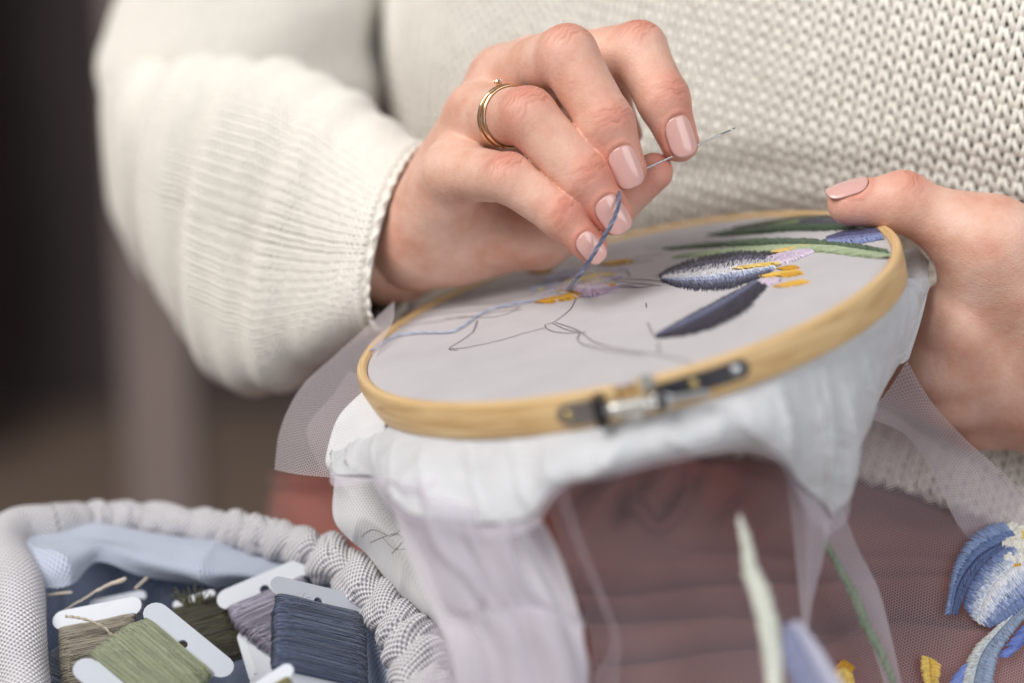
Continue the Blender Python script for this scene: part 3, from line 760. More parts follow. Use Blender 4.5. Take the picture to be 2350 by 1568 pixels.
def build_embroidery():
    def put(name, mesh, label=None):
        v, q, c = mesh; return mk(name, v, q, M['thread'], cloth, col=c, label=label)
    # finished iris on the right
    put('petal', petal(hs, [(1520, 641), (1600, 634), (1700, 622), (1786, 610)], [(1512, 634), (1560, 605), (1640, 586), (1710, 577), (1772, 580)], [(1516, 645), (1570, 662), (1640, 666), (1700, 655), (1765, 632)],
              [(240, 238, 236), (222, 222, 230), (110, 108, 134), (52, 50, 68), (44, 42, 58)], [(236, 236, 240), (190, 204, 232), (130, 138, 172), (68, 70, 94), (54, 55, 76)], 260, .05, .018, 4, 1, .22), 'large slate blue petal with white centre')
    put('petal', petal(hs, [(1503, 774), (1570, 748), (1650, 708), (1745, 648)], [(1505, 771), (1570, 732), (1640, 694), (1700, 664), (1735, 645)], [(1510, 776), (1590, 766), (1670, 738), (1730, 698), (1766, 652)],
              [(104, 104, 130), (112, 118, 148), (60, 58, 76)], [(62, 60, 78), (50, 47, 62), (48, 45, 60)], 220, .05, .018, 3, 2, .2), 'narrow dark grey petal')
    put('petal', petal(hs, [(1752, 606), (1800, 592), (1868, 575)], [(1765, 590), (1810, 578), (1866, 572)], [(1755, 615), (1810, 606), (1868, 580)], [(206, 190, 214), (216, 198, 220)], [(204, 184, 210), (226, 212, 228)], 120, .08, .020, 2, 3), 'small lilac petal')
    put('petal', petal(hs, [(1745, 650), (1790, 650)], [(1748, 640), (1790, 641)], [(1750, 658), (1790, 656)], [(214, 196, 216), (220, 206, 222)], [(210, 192, 214), (220, 206, 222)], 40, .08, .020, 1, 4))
    put('stamen', bar(hs2, [(1690, 618), (1740, 610), (1785, 604)], .5, [(226, 190, 92), (236, 214, 150)], 36, .02, 5, .8))
    put('stamen', bar(hs, [(1775, 582), (1815, 572), (1852, 566)], .7, [(232, 190, 80), (236, 206, 130)], 40, .022, 6, .7))
    put('stamen', bar(hs, [(1745, 637), (1785, 630), (1832, 624)], .6, [(240, 200, 96), (236, 186, 60)], 40, .022, 7, .6))
    put('stamen', bar(hs, [(1792, 620), (1822, 613)], .75, [(216, 160, 30), (206, 150, 24)], 22, .024, 8, .4)); put('stamen', bar(hs, [(1790, 636), (1836, 627)], .65, [(208, 152, 26), (220, 168, 40)], 26, .024, 9, .4))
    put('stamen', bar(hs, [(1790, 660), (1840, 646)], .75, [(240, 190, 70), (232, 178, 52)], 30, .024, 10, .5))
    # leaves
    DG, LG = [(78, 100, 76), (94, 118, 88), (66, 88, 66)], [(166, 180, 146), (180, 192, 160), (152, 168, 132)]
    put('leaf', cat_meshes([bar(hs, [(1530, 573), (1640, 562), (1780, 555), (1900, 560), (2036, 578)], .75, DG, 300, .022, 11, .9), bar(hs, [(1570, 586), (1680, 576), (1800, 570), (1900, 572), (2036, 591)], .8, LG, 300, .022, 12, -.9)]), 'long leaf stitched in dark and pale green')
    put('leaf', bar(hs, [(1640, 541), (1720, 531), (1820, 521), (1950, 519)], .95, [(62, 84, 58), (54, 74, 56), (78, 100, 72)], 260, .024, 13, .9), 'dark green leaf')
    put('leaf', bar(hs, [(1690, 524), (1770, 510), (1850, 499), (1900, 497)], .42, [(96, 96, 82), (112, 116, 92)], 160, .022, 14, .9))
    put('leaf', bar(hs, [(1780, 517), (1850, 508), (1930, 503)], .45, [(120, 136, 100), (132, 148, 112)], 120, .022, 15, .9))
    put('petal', petal(hs, [(1896, 552), (1950, 543), (2024, 536)], [(1898, 546), (1945, 530), (2010, 526)], [(1900, 558), (1960, 561), (2026, 548)], [(90, 90, 130), (76, 76, 112), (70, 68, 100)], [(110, 112, 156), (120, 128, 176), (148, 164, 214)], 130, .06, .022, 2, 16), 'blue petal under the thumb')
    put('petal', petal(hs, [(1830, 514), (1900, 508), (1960, 510)], [(1840, 508), (1900, 498), (1960, 500)], [(1835, 518), (1900, 518), (1970, 518)], [(80, 76, 96), (66, 62, 80)], [(84, 80, 100), (70, 66, 84)], 90, .06, .022, 2, 17))
    # iris in progress on the left
    put('stamen', bar(hs, [(1241, 696), (1270, 689), (1300, 681), (1324, 671)], 1.05, [(222, 164, 30), (230, 176, 44), (206, 148, 20)], 40, .030, 18, .5), 'golden satin stitches in the foreground')
    put('petal', petal(hs, [(1324, 663), (1370, 664), (1418, 657)], [(1322, 656), (1370, 655), (1418, 652)], [(1326, 674), (1365, 682), (1416, 662)], [(236, 228, 240), (224, 214, 230)], [(214, 196, 220), (186, 160, 192), (196, 176, 204)], 70, .05, .022, 2, 19), 'lilac petal beside the golden stitches')
    put('stamen', bar(hs, [(1306, 650), (1345, 640), (1388, 630)], .85, [(244, 228, 150), (238, 214, 120)], 34, .024, 20, .8))
    put('stamen', bar(hs, [(1224, 626), (1258, 619)], .9, [(222, 168, 50), (230, 180, 66)], 24, .026, 21, .4)); put('stamen', bar(hs, [(1388, 609), (1440, 598)], .75, [(220, 164, 36), (206, 150, 28)], 30, .026, 22, .5))
    put('stamen', bar(hs, [(1388, 657), (1414, 655)], .65, [(222, 166, 40)], 14, .026, 23, .4))
    put('petal', petal(hs, [(1342, 650), (1390, 646)], [(1345, 643), (1388, 640)], [(1345, 658), (1390, 654)], [(226, 212, 206), (220, 200, 196)], [(222, 204, 206), (228, 214, 214)], 50, .05, .022, 1, 24))
    put('petal', petal(hs, [(1216, 667), (1260, 655), (1312, 652)], [(1218, 663), (1260, 650), (1312, 648)], [(1220, 668), (1265, 660), (1316, 657)], [(190, 194, 214), (150, 156, 184)], [(216, 216, 230), (170, 174, 200)], 44, .05, .020, 1, 25))
    put('petal', petal(hs, [(1250, 645), (1290, 630), (1330, 624)], [(1256, 636), (1290, 622), (1330, 616)], [(1256, 650), (1296, 642), (1330, 634)], [(196, 192, 208), (176, 176, 198)], [(196, 190, 208), (190, 188, 206)], 60, .05, .018, 1, 26, .2))
    rr = np.random.default_rng(8); n = 150; px = rr.normal(1330, 42, n); py = 652 + (px - 1330) * -.18 + rr.normal(0, 14, n); a = on_hoop(px, py, .02)
    dr = np.stack([rr.normal(1, .3, n), rr.normal(.5, .6, n)], 1); b = on_hoop(px + dr[:, 0] * 22, py - dr[:, 1] * 7, .03); pal = lin(np.array([(232, 224, 238), (206, 190, 216), (240, 222, 150), (188, 188, 212), (222, 166, 60)]))
    put('petal', stitch_mesh(a, b, .022, pal[rr.choice(5, n, p=[.3, .3, .15, .15, .1])]), 'loose lilac, white and yellow filling stitches')
    # the pattern drawn on the cloth in pen
    lines = [[(1190, 705), (1165, 720), (1120, 728), (1060, 727), (1000, 738), (915, 748)], [(1195, 703), (1140, 708), (1060, 715), (1000, 722), (940, 735)], [(1200, 710), (1140, 716), (1090, 725), (1020, 732)], [(1215, 690), (1140, 697), (1070, 700), (990, 708)],
             [(1230, 675), (1150, 690), (1060, 697)], [(1095, 735), (1085, 760), (1060, 780), (1030, 800), (1050, 803)], [(1030, 800), (1070, 797), (1150, 780), (1200, 765), (1250, 752)], [(1324, 675), (1312, 705), (1290, 725), (1268, 740), (1250, 746), (1262, 758), (1300, 764), (1345, 762)],
             [(1275, 740), (1300, 748), (1330, 760), (1365, 785), (1420, 800), (1500, 812), (1590, 832)], [(1268, 742), (1300, 756), (1335, 763)], [(1330, 765), (1325, 780), (1345, 792), (1400, 805), (1480, 814)],
             [(1390, 641), (1450, 640), (1520, 645)], [(1410, 646), (1460, 650), (1515, 655)], [(1415, 658), (1460, 660), (1500, 655)], [(1420, 652), (1470, 660)], [(1486, 740), (1498, 768)], [(1482, 695), (1483, 705)], [(1440, 622), (1446, 634)],
             [(1000, 700), (1050, 690), (1080, 675)], [(1100, 672), (1180, 650), (1240, 640)], [(1500, 598), (1430, 605), (1380, 610)], [(1520, 580), (1480, 588), (1450, 592)], [(1640, 545), (1560, 560), (1480, 572)], [(1510, 786), (1512, 808)]]
    r = np.random.default_rng(4); parts = []
    for ln in lines:
        p = resample(np.array(ln, float), 40); p = p + np.stack([noise(np.arange(40)[:, None], .9, len(parts)) * .9, noise(np.arange(40)[:, None], .9, 99 + len(parts)) * .5], 1)
        parts.append(tubes(on_hoop(p[:, 0], p[:, 1], .03)[None], .018, 5, HN, flat=.3))
    v, q, _ = cat_meshes(parts); mk('pen_line', v, q, M['ink'], cloth, label='iris outline drawn in grey pen')
build_embroidery()

def twisted(path, rad, turns, cols, name, mat, label, cat, plies=3, parent=None):
    n = len(path); T = nrm(np.gradient(path, axis=0)); ref = np.broadcast_to(np.array([0, .3, -1.0]), path.shape); S = nrm(np.cross(T, ref)); N = np.cross(S, T)
    ps = []; s = np.concatenate([[0], np.cumsum(np.linalg.norm(np.diff(path, axis=0), axis=1))])
    for k in range(plies):
        ph = s * turns * 2 * np.pi + k * 2 * np.pi / plies; ps.append(path + rad * .55 * (np.cos(ph)[:, None] * S + np.sin(ph)[:, None] * N))
    C = lin(cols); C = C[np.arange(plies) % len(C)]
    v, q, c = tubes(np.array(ps), rad * .62, 6, ref[None], C)
    return mk(name, v, q, mat, parent, col=c, label=label, cat=cat)
# floss hanging from the needle down into the cloth, and the loose tail on the cloth
p = resample(np.array([V(1413, 425, 61.9), V(1421, 445, 60.9), V(1417, 480, 60.4), V(1400, 520, 60.3), V(1375, 562, 60.4), V(1345, 610, 60.6), V(1322, 640, 61.2), on_hoop(1305, 668, -.02)]), 240)
twisted(p, .062, 1.1, [(92, 98, 126), (74, 80, 110), (112, 118, 146)], 'embroidery_floss', M['floss'], 'slate blue floss running from the needle down to the stitches', 'thread')
p = on_hoop(*resample(np.array([(849, 806), (872, 790), (905, 772), (960, 764), (1030, 762), (1060, 750), (1100, 722), (1150, 703), (1215, 691), (1290, 676)], float), 260).T, .06)
p = p + HN * (.03 * noise(p, 1.3, 2))[:, None]
twisted(p, .032, 2.0, [(176, 188, 214), (158, 170, 202), (190, 200, 222)], 'loose_thread', M['floss'], 'pale blue loose thread lying across the hooped cloth', 'thread')
# ------------------------------------------------------------------ needle and rings
def build_needle():
    root = thing('sewing_needle', V(1480, 395, 62.6), 'thin steel sewing needle held between thumb and fingers', 'needle')
    a, b = V(1400, 425, 62.45), V(1687, 294, 62.5); n = 24; t = np.linspace(0, 1, n)
    tp = np.ones(n); tp[-5:] = np.linspace(1, .75, 5); tp[:4] = np.linspace(.15, 1, 4)
    v, f = capped_tube(a + (b - a) * t[:, None], .034, 12, (0, 0, 1), tp); mk('shaft', v, f, M['needle'], root)
    ax = nrm(b - a); e = b - ax * .32; side = nrm(np.cross(ax, CAMW)); out = np.cross(side, ax)
    v, f = box_view(e + CAMW * .036, (.16, .010, .004), (ax, side, CAMW)); mk('eye', v, f, M['dark_steel'], root, smooth=False)
build_needle()
def build_rings():
    fi = RH.fingers[2]; J0, J1 = fi['J'][0], fi['J'][1]; ax = nrm(J1 - J0); up = nrm(np.array([0, 1, 0.]) - ax * ax[1]); sd = np.cross(ax, up)
    def band(name, t, w, tilt, label, stone):
        axt = nrm(ax + tilt * up + .0 * sd); u2 = nrm(up - axt * (up @ axt)); s2 = np.cross(axt, u2); c = J0 + (J1 - J0) * t
        a = np.linspace(0, 2 * np.pi, 96, endpoint=False); rr = np.empty(96)
        for i, x in enumerate(a):                         # sit on the finger: search outwards for the skin
            d = u2 * math.cos(x) + s2 * math.sin(x); k = np.arange(.4, 1.5, .01); P = (c + d * k[:, None]).astype(np.float32)
            fl = cone(P, fi['J'][0], fi['J'][1], fi['R'][0], fi['R'][1]); rr[i] = k[np.argmax(fl > 0)]
        rr = np.full(96, rr.mean() + .02); D = u2 * np.cos(a)[:, None] + s2 * np.sin(a)[:, None]
        prof = [(-w, 0), (-w * .8, .05), (0, .075), (w * .8, .05), (w, 0), (0, -.02)]
        G = np.stack([c + D * (rr + h)[:, None] + axt * o for o, h in prof], 1)
        q = np.concatenate([grid_quads(96, 6, True), np.array([[95 * 6 + j, 95 * 6 + (j + 1) % 6, (j + 1) % 6, j] for j in range(6)])])
        root = thing(name, c, label, 'ring'); mk('band', G.reshape(-1, 3), q, M['gold'], root)
        if stone:
            d0 = nrm(u2 * .93 - s2 * .37 * np.sign(s2[0]) ); p = c + d0 * (rr.mean() + .09)
            s_, t_ = nrm(np.cross(d0, axt)), axt
            n = 12; an = np.linspace(0, 2 * np.pi, n, endpoint=False)
            def circ(r, h): return p + d0 * h + r * (np.cos(an)[:, None] * s_ + np.sin(an)[:, None] * t_)
            v = np.concatenate([circ(.07, .17), circ(.12, .13), circ(.02, .0)]); q = grid_quads(3, n, True)
            mk('stone', v, [tuple(x) for x in q] + [tuple(range(n))], M['stone'], root, smooth=False)
            for k in range(4):
                d = math.cos(k * 1.571 + .78) * s_ + math.sin(k * 1.571 + .78) * t_
                v, f = capped_tube([p - d0 * .04 + d * .05, p + d0 * .06 + d * .115, p + d0 * .16 + d * .115], .022, 8, axt); mk('prong', v, f, M['gold'], root)
    band('gold_ring', .66, .10, .0, 'plain gold wedding band on the ring finger', False)
    band('gold_ring', .58, .06, -.10, 'thin gold ring with a small clear stone, behind the plain band', True)
build_rings()

# ------------------------------------------------------------------ knitwear
def bilerp(G, r, c, closed=False):
    nr, nc = G.shape[:2]; r = np.clip(r, 0, nr - 1.001)
    c = (c % nc) if closed else np.clip(c, 0, nc - 1.001)
    i = r.astype(int); j = c.astype(int); fr = (r - i)[..., None]; fc = (c - j)[..., None]; j2 = (j + 1) % nc if closed else j + 1
    return (G[i, j] * (1 - fr) + G[i + 1, j] * fr) * (1 - fc) + (G[i, j2] * (1 - fr) + G[i + 1, j2] * fr) * fc
def arc_rows(G):
    """even spacing along every column"""
    s = np.concatenate([np.zeros((1, G.shape[1])), np.cumsum(np.linalg.norm(np.diff(G, axis=0), axis=2), 0)]); o = np.empty_like(G); t = np.linspace(0, 1, len(G))
    for j in range(G.shape[1]):
        for k in range(3): o[:, j, k] = np.interp(t * s[-1, j], s[:, j], G[:, j, k])
    return o
def knit(G, N, rows, wales, row_rng, col_rng, yarn, depth, samples=12, sides=6, closed=False, seed=0, open_=.23, turn=(0.0, 0.0)):
    """stocking stitch: every course is one yarn looped through the course below. G grid rows = along the wales;
    turn = (drop of a course per stitch, lean of a wale per course) when the fabric hangs askew"""
    r = np.random.default_rng(seed); nr, nc = G.shape[:2]
    mx = int(abs(turn[1]) * rows) + 2 if turn[1] else 0; my = int(abs(turn[0]) * wales) + 2 if turn[0] else 0
    t = np.arange(-mx * samples, (wales + mx) * samples + 1) / samples                # in stitches
    th = 2 * np.pi * t
    x = t + open_ * np.sin(2 * th); y = -.80 * np.cos(th); z = -np.cos(2 * th)
    paths, refs, rad, inside = [], [], [], []
    for k in range(-my, rows + my):
        jit = .035 * np.sin(t * 2.1 + k * 1.7) + .03 * np.sin(t * .63 + k)
        rr = (k + .5 - y + jit + turn[0] * t) / rows; cc = (x + .03 * np.sin(k * 1.3) - turn[1] * k) / wales
        ok = (rr > -.001) & (rr < 1.001) & (cc > -.001) & (cc < 1.001)
        R = (row_rng[0] + (row_rng[1] - row_rng[0]) * rr) * (nr - 1); C = (col_rng[0] + (col_rng[1] - col_rng[0]) * cc) * ((nc if closed else nc - 1))
        P = bilerp(G, R, C, closed); Nn = nrm(bilerp(N, R, C, closed))
        paths.append(P + Nn * (z * depth)[:, None]); refs.append(Nn); inside.append(ok)
        rad.append(yarn * (1 + .08 * np.sin(t * 5 + k * 2.2) + .04 * r.normal(size=len(t))))
    v, q, _ = tubes(np.array(paths), np.array(rad), sides, np.array(refs))
    if turn != (0.0, 0.0):
        ok = np.repeat(np.array(inside).reshape(-1), sides); q = q[ok[q].all(1)]
        used = np.zeros(len(v), bool); used[q] = True; re = np.cumsum(used) - 1; v, q = v[used], re[q]
    return v, q

def build_sweater():
    # trunk: front of the body, turning away to the left, with the slack fold above the hoop
    xs = [845, 880, 960, 1100, 1400, 1700, 2000, 2350, 2650]
    D = {-140: [84, 79, 77.3, 75.6, 72, 69.2, 66.8, 64.6, 63.4], 100: [84, 79, 77.3, 75.6, 72.2, 69.4, 66.9, 64.7, 63.4], 300: [85, 79.5, 77.6, 75.8, 72.5, 69.8, 67.3, 65.1, 63.7],
         385: [86, 80, 78, 76, 72.9, 70.5, 67.8, 65.6, 64.1], 470: [86, 80, 78, 76.2, 73.4, 71, 68.5, 66.2, 64.7], 620: [86, 81, 79, 77, 75, 73.4, 71, 68.6, 67], 900: [87, 82, 80, 79, 77, 75, 71, 69, 68], 1105: [87, 82, 80, 79, 77, 74, 69.4, 67.6, 67]}
    off = {-140: 40, 100: 30, 300: 60, 385: 90, 470: 110, 620: 110, 900: 110, 1105: 110}
    tilt = {900: [0, 0, 0, 0, 0, -30, 0, 60, 120], 1105: [-60, -60, -60, -60, -60, -60, 0, 120, 240]}
    C = np.array([[(x + (off[y] if i < 3 else 0), y + tilt.get(y, [0] * 9)[i], d) for i, (x, d) in enumerate(zip(xs, row))] for y, row in D.items()], float)
    G = arc_rows(patch(C, 220, 260)); G = np.swapaxes(arc_rows(np.swapaxes(G, 0, 1)), 0, 1)
    N = facing(G, grid_normals(G))
    G = G + N * (.16 * noise(G, .55, 31) + .07 * noise(G, 1.4, 32))[..., None]
    N = facing(G, grid_normals(G))
    sheet('dark_backing', G - N * .55, M['under'], person, thick=.05)  # added dark sheet behind the knit, standing in for shade in its gaps
    L = np.linalg.norm(np.diff(G[80], axis=0), axis=1).sum(); Hh = np.linalg.norm(np.diff(G[:, 180], axis=0), axis=1).sum()
    wales = int(L / .50); rows = int(Hh / .44)
    v, q = knit(G, N, rows, wales, (0, 1), (0, 1), .100, .125, 14, 7, seed=3, turn=(.22, .22))
    sw = mk('sweater', v, q, M['yarn'], person, label='cream hand knitted sweater')
    r = np.random.default_rng(12); n = 2600; R_, C_ = r.uniform(0, 110, n), r.uniform(60, 258, n); p0 = bilerp(G, R_, C_); nn = nrm(bilerp(N, R_, C_)); tg = nrm(np.cross(nn, r.normal(size=(n, 3)))); ln = r.uniform(.15, .5, n)[:, None]
    fz = np.stack([p0 + nn * .12, p0 + nn * r.uniform(.2, .3, n)[:, None] + tg * ln * .4, p0 + nn * r.uniform(.2, .36, n)[:, None] + tg * ln * .8 + nrm(np.cross(nn, tg)) * ln * r.normal(0, .2, n)[:, None], p0 + nn * .2 + tg * ln + nrm(np.cross(nn, tg)) * ln * r.normal(0, .5, n)[:, None]], 1)
    v, q, _ = tubes(fz, .006, 3, nn[:, None, :] + 0 * fz); mk('stray_fibre', v, q, M['yarn'], sw, kind='stuff')
    # forearm sleeve, a wide soft balloon gathered at the cuff
    S = [((930, 540, 67.3), (42, -205), (-72, 35, -2.1)), ((880, 545, 68), (50, -222), (-70, 28, -2.5)), ((800, 545, 69.6), (62, -285), (-70, 20, -3.2)), ((660, 530, 72.4), (60, -365), (-80, 0, -4.2)), ((520, 485, 75), (20, -350), (-60, 0, -5.0)),
         ((400, 430, 77.6), (-20, -290), (-40, 0, -5.2)), ((325, 392, 79.4), (-28, -245), (-30, 0, -4.6)), ((275, 372, 80.8), (-22, -190), (-20, 0, -3.4)), ((248, 360, 81.6), (-8, -110), (-5, 0, -1.4))]
    na = 150; a = np.linspace(0, 2 * np.pi, na, endpoint=False)
    secs = []
    for c, up, fr in S:
        c = np.array(c, float); cc = V(*c); U = V(c[0] + up[0], c[1] + up[1], c[2]) - cc; F = V(c[0] + fr[0], c[1] + fr[1], c[2] + fr[2]) - cc
        e = lambda x: np.sign(x) * np.abs(x) ** .92
        secs.append(cc + e(np.cos(a))[:, None] * U + e(np.sin(a))[:, None] * F)
    G = arc_rows(catmull(np.array(secs), 190)); Nn = grid_normals(G, True)
    ctr = G.mean(1, keepdims=True); Nn = Nn * np.sign((Nn * (G - ctr)).sum(-1).mean())
    t = np.linspace(0, 1, 190)[:, None]; A = a[None, :]
    prof = sstep(.06, .22, t) * sstep(1.0, .75, t)
    fold = .21 * np.sin(t * 34 + 1.1 * np.sin(A * 1.0 + .4) + .6 * np.sin(2 * A)) * (.35 + .65 * np.sin(A / 1.0 - .3).clip(0, 1)) + .10 * np.sin(t * 61 + 2 * np.sin(A + 1))
    G = G + Nn * (prof * fold + .22 * noise(G, .45, 8) * prof)[..., None]
    Nn = grid_normals(G, True); Nn = Nn * np.sign((Nn * (G - G.mean(1, keepdims=True))).sum(-1).mean())
    sl = sheet('sleeve', G - Nn * .14, M['lining'], sw, closed=True)
    i0 = 14
    v, q = knit(G, Nn, 95, 58, (.016, .99), (-.08, .58), .082, .09, 10, 5, closed=True, seed=5); mk('knitted_sleeve', v, q, M['yarn'], sw, kind='stuff')
    # ribbed cuff with a curled cast-off edge
    rows_ = np.linspace(0, .035, 26); aa = np.linspace(0, 2 * np.pi, 400, endpoint=False)
    Rr, Cc = np.meshgrid(rows_ * 189, aa / (2 * np.pi) * na, indexing='ij'); B = bilerp(G, Rr, Cc, True); NB = nrm(bilerp(Nn, Rr, Cc, True))
    tt = np.linspace(0, 1, 26)[:, None]
    B = B + NB * (.018 * np.sin(aa * 40)[None] * sstep(0, .15, tt) + .03 * np.exp(-(tt / .10) ** 2) + .012 * np.sin(tt * 60))[..., None]
    sheet('cuff', B, M['yarn'], sw, closed=True, thick=.10)
    e = B[0]; n = len(e); k = np.arange(n)
    edge = e + NB[0] * (.05 + .05 * np.sin(k * .55))[:, None] + nrm(B[0] - B[4]) * (.05 * np.sin(k * .5 + 1) + .12 * noise(e, 1.6, 3))[:, None]
    v, q, _ = tubes(np.concatenate([edge, edge[:1]])[None], .06, 8, np.array([0, 1.0, .2])); mk('cuff_edge', v, q, M['yarn'], sw)
    # upper sleeve behind it, folding down over the elbow
    S = [((600, 330, 82), 240, 5.5), ((570, 230, 82), 300, 6.4), ((550, 150, 82.4), 318, 7.2), ((555, 95, 83), 322, 7.6), ((580, 30, 84), 312, 7.8), ((600, -80, 85.5), 296, 7.6), ((620, -260, 88), 280, 7.2)]
    secs = []
    for c, hw, fd in S:
        cc = V(*c); U = V(c[0] + hw, c[1] - 40, c[2]) - cc; F = np.array([0, -1.0, -fd]); secs.append(cc + np.cos(a)[:, None] * U + np.sin(a)[:, None] * F)
    G = arc_rows(catmull(np.array(secs), 90)); Nn = grid_normals(G, True); Nn = Nn * np.sign((Nn * (G - G.mean(1, keepdims=True))).sum(-1).mean())
    t = np.linspace(0, 1, 90)[:, None]
    G = G + Nn * (.35 * noise(G * np.array([.4, 1, .4]), .5, 17) + .12 * np.sin(t * 16 + np.sin(A * 2)))[..., None]
    Nn = grid_normals(G, True); Nn = Nn * np.sign((Nn * (G - G.mean(1, keepdims=True))).sum(-1).mean())
    sheet('upper_sleeve', G - Nn * .14, M['lining'], sw, closed=True)
    v, q = knit(G, Nn, 56, 58, (0, 1), (-.06, .56), .082, .09, 10, 5, closed=True, seed=6); mk('knitted_upper_sleeve', v, q, M['yarn'], sw, kind='stuff')
    # other sleeve, its edge just showing beneath the wrist on the right
    S = [((2330, 1010, 68.2), (40, -150), (-40, 20, -1.6)), ((2400, 1040, 68.8), (50, -190), (-40, 20, -2.4)), ((2560, 1090, 70), (60, -230), (-40, 20, -3.2)), ((2800, 1150, 72), (60, -260), (-40, 20, -3.6))]
    secs = []
    for c, up, fr in S:
        c = np.array(c, float); cc = V(*c); U = V(c[0] + up[0], c[1] + up[1], c[2]) - cc; F = V(c[0] + fr[0], c[1] + fr[1], c[2] + fr[2]) - cc
        secs.append(cc + np.cos(a)[:, None] * U + np.sin(a)[:, None] * F)
    G = catmull(np.array(secs), 40); Nn = grid_normals(G, True); Nn = Nn * np.sign((Nn * (G - G.mean(1, keepdims=True))).sum(-1).mean())
    return sw
sweater = build_sweater()

# ------------------------------------------------------------------ trousers
def build_trousers():
    xs = [618, 655, 720, 850, 1100, 1400, 1700, 2000, 2350, 2650]
    R = [(1010, [80, 77, 76, 76, 76, 76, 76, 75.5, 75, 75]), (1100, [80, 76, 74.5, 74, 74, 74, 74, 73.5, 73, 73]), (1190, [80, 76, 74, 73, 72.5, 72, 72, 71.5, 71, 71]), (1300, [80, 76.5, 74, 72, 70.5, 69.5, 69.5, 69, 68.6, 68.6]),
         (1400, [80, 77, 74.5, 71.5, 69.5, 68, 67.6, 67.3, 66.8, 66.8]), (1500, [80, 77, 75, 72, 69, 66.5, 66, 65.6, 65.2, 65.2]), (1660, [80, 78, 76, 73, 69, 65, 64, 63.8, 63.6, 63.6])]
    ysh = [80, 80, 74, 40, 0, 0, 0, 0, 0, 0]; C = np.array([[(x, y + s * max(0, 1 - (y - 1010) / 250), d) for x, d, s in zip(xs, row, ysh)] for y, row in R], float)
    G = patch(C, 170, 200); N = facing(G, grid_normals(G))
    px = G[..., 0] / G[..., 2] / KPX + PW / 2; py = -G[..., 1] / G[..., 2] / KPX + PH / 2
    def crease(y0, x0, x1, slope, amp, wid, curve=0):
        yc = y0 + slope * (px - 1750) + curve * ((px - 1750) / 600) ** 2 + 6 * np.sin(px / 70); return -amp * np.exp(-((py - yc) / wid) ** 2) * sstep(x0, x0 + 150, px) * sstep(x1, x1 - 200, px)
    f = crease(1318, 1150, 2300, -.03, 3.0, 20) + crease(1388, 1150, 2330, .015, 3.2, 20, 18) + crease(1455, 1300, 2000, -.10, 2.0, 18, 10) + crease(1240, 1500, 2400, .03, 1.4, 16)
    f = f + crease(1120, 560, 900, .0, .6, 12) + crease(1165, 560, 900, -.1, .6, 14)
    f = f + .5 * np.cos((py - 1353) / 35 * 3.14) * sstep(1280, 1320, py) * sstep(1430, 1390, py) + .25 * noise(G * np.array([.35, 1, .6]), 1.0, 41) + .08 * noise(G, 2.2, 42)
    # gathers under the waistband beside the drawstring
    f = f + .55 * np.sin((px + .35 * (py - 1090)) / 17 + 1.5 * np.sin(py / 60)) * np.exp(-((px - 1440) / 210) ** 2) * sstep(1260, 1130, py)
    tr = sheet('trousers', G + N * f[..., None], M['trousers'], person, thick=.08, label='rust brown trousers with a drawstring')
    Gs = G + N * f[..., None]
    def on_lap(p):
        p = resample(np.array(p, float), 80); q = np.stack([px.ravel(), py.ravel()], 1); i = ((p[:, None, :] - q[None]) ** 2).sum(2).argmin(1); return smooth_path(Gs.reshape(-1, 3)[i] + N.reshape(-1, 3)[i] * .22)
    for ln in ([(1440, 1080), (1448, 1150), (1470, 1195), (1510, 1208), (1560, 1180), (1580, 1120), (1585, 1070)], [(1330, 1180), (1370, 1120), (1400, 1075)], [(1455, 1085), (1470, 1150), (1500, 1180), (1540, 1150)]):
        v, f2 = capped_tube(on_lap(ln), .16, 10, CAMW); mk('drawstring', v, f2, M['trousers'], tr)
build_trousers()
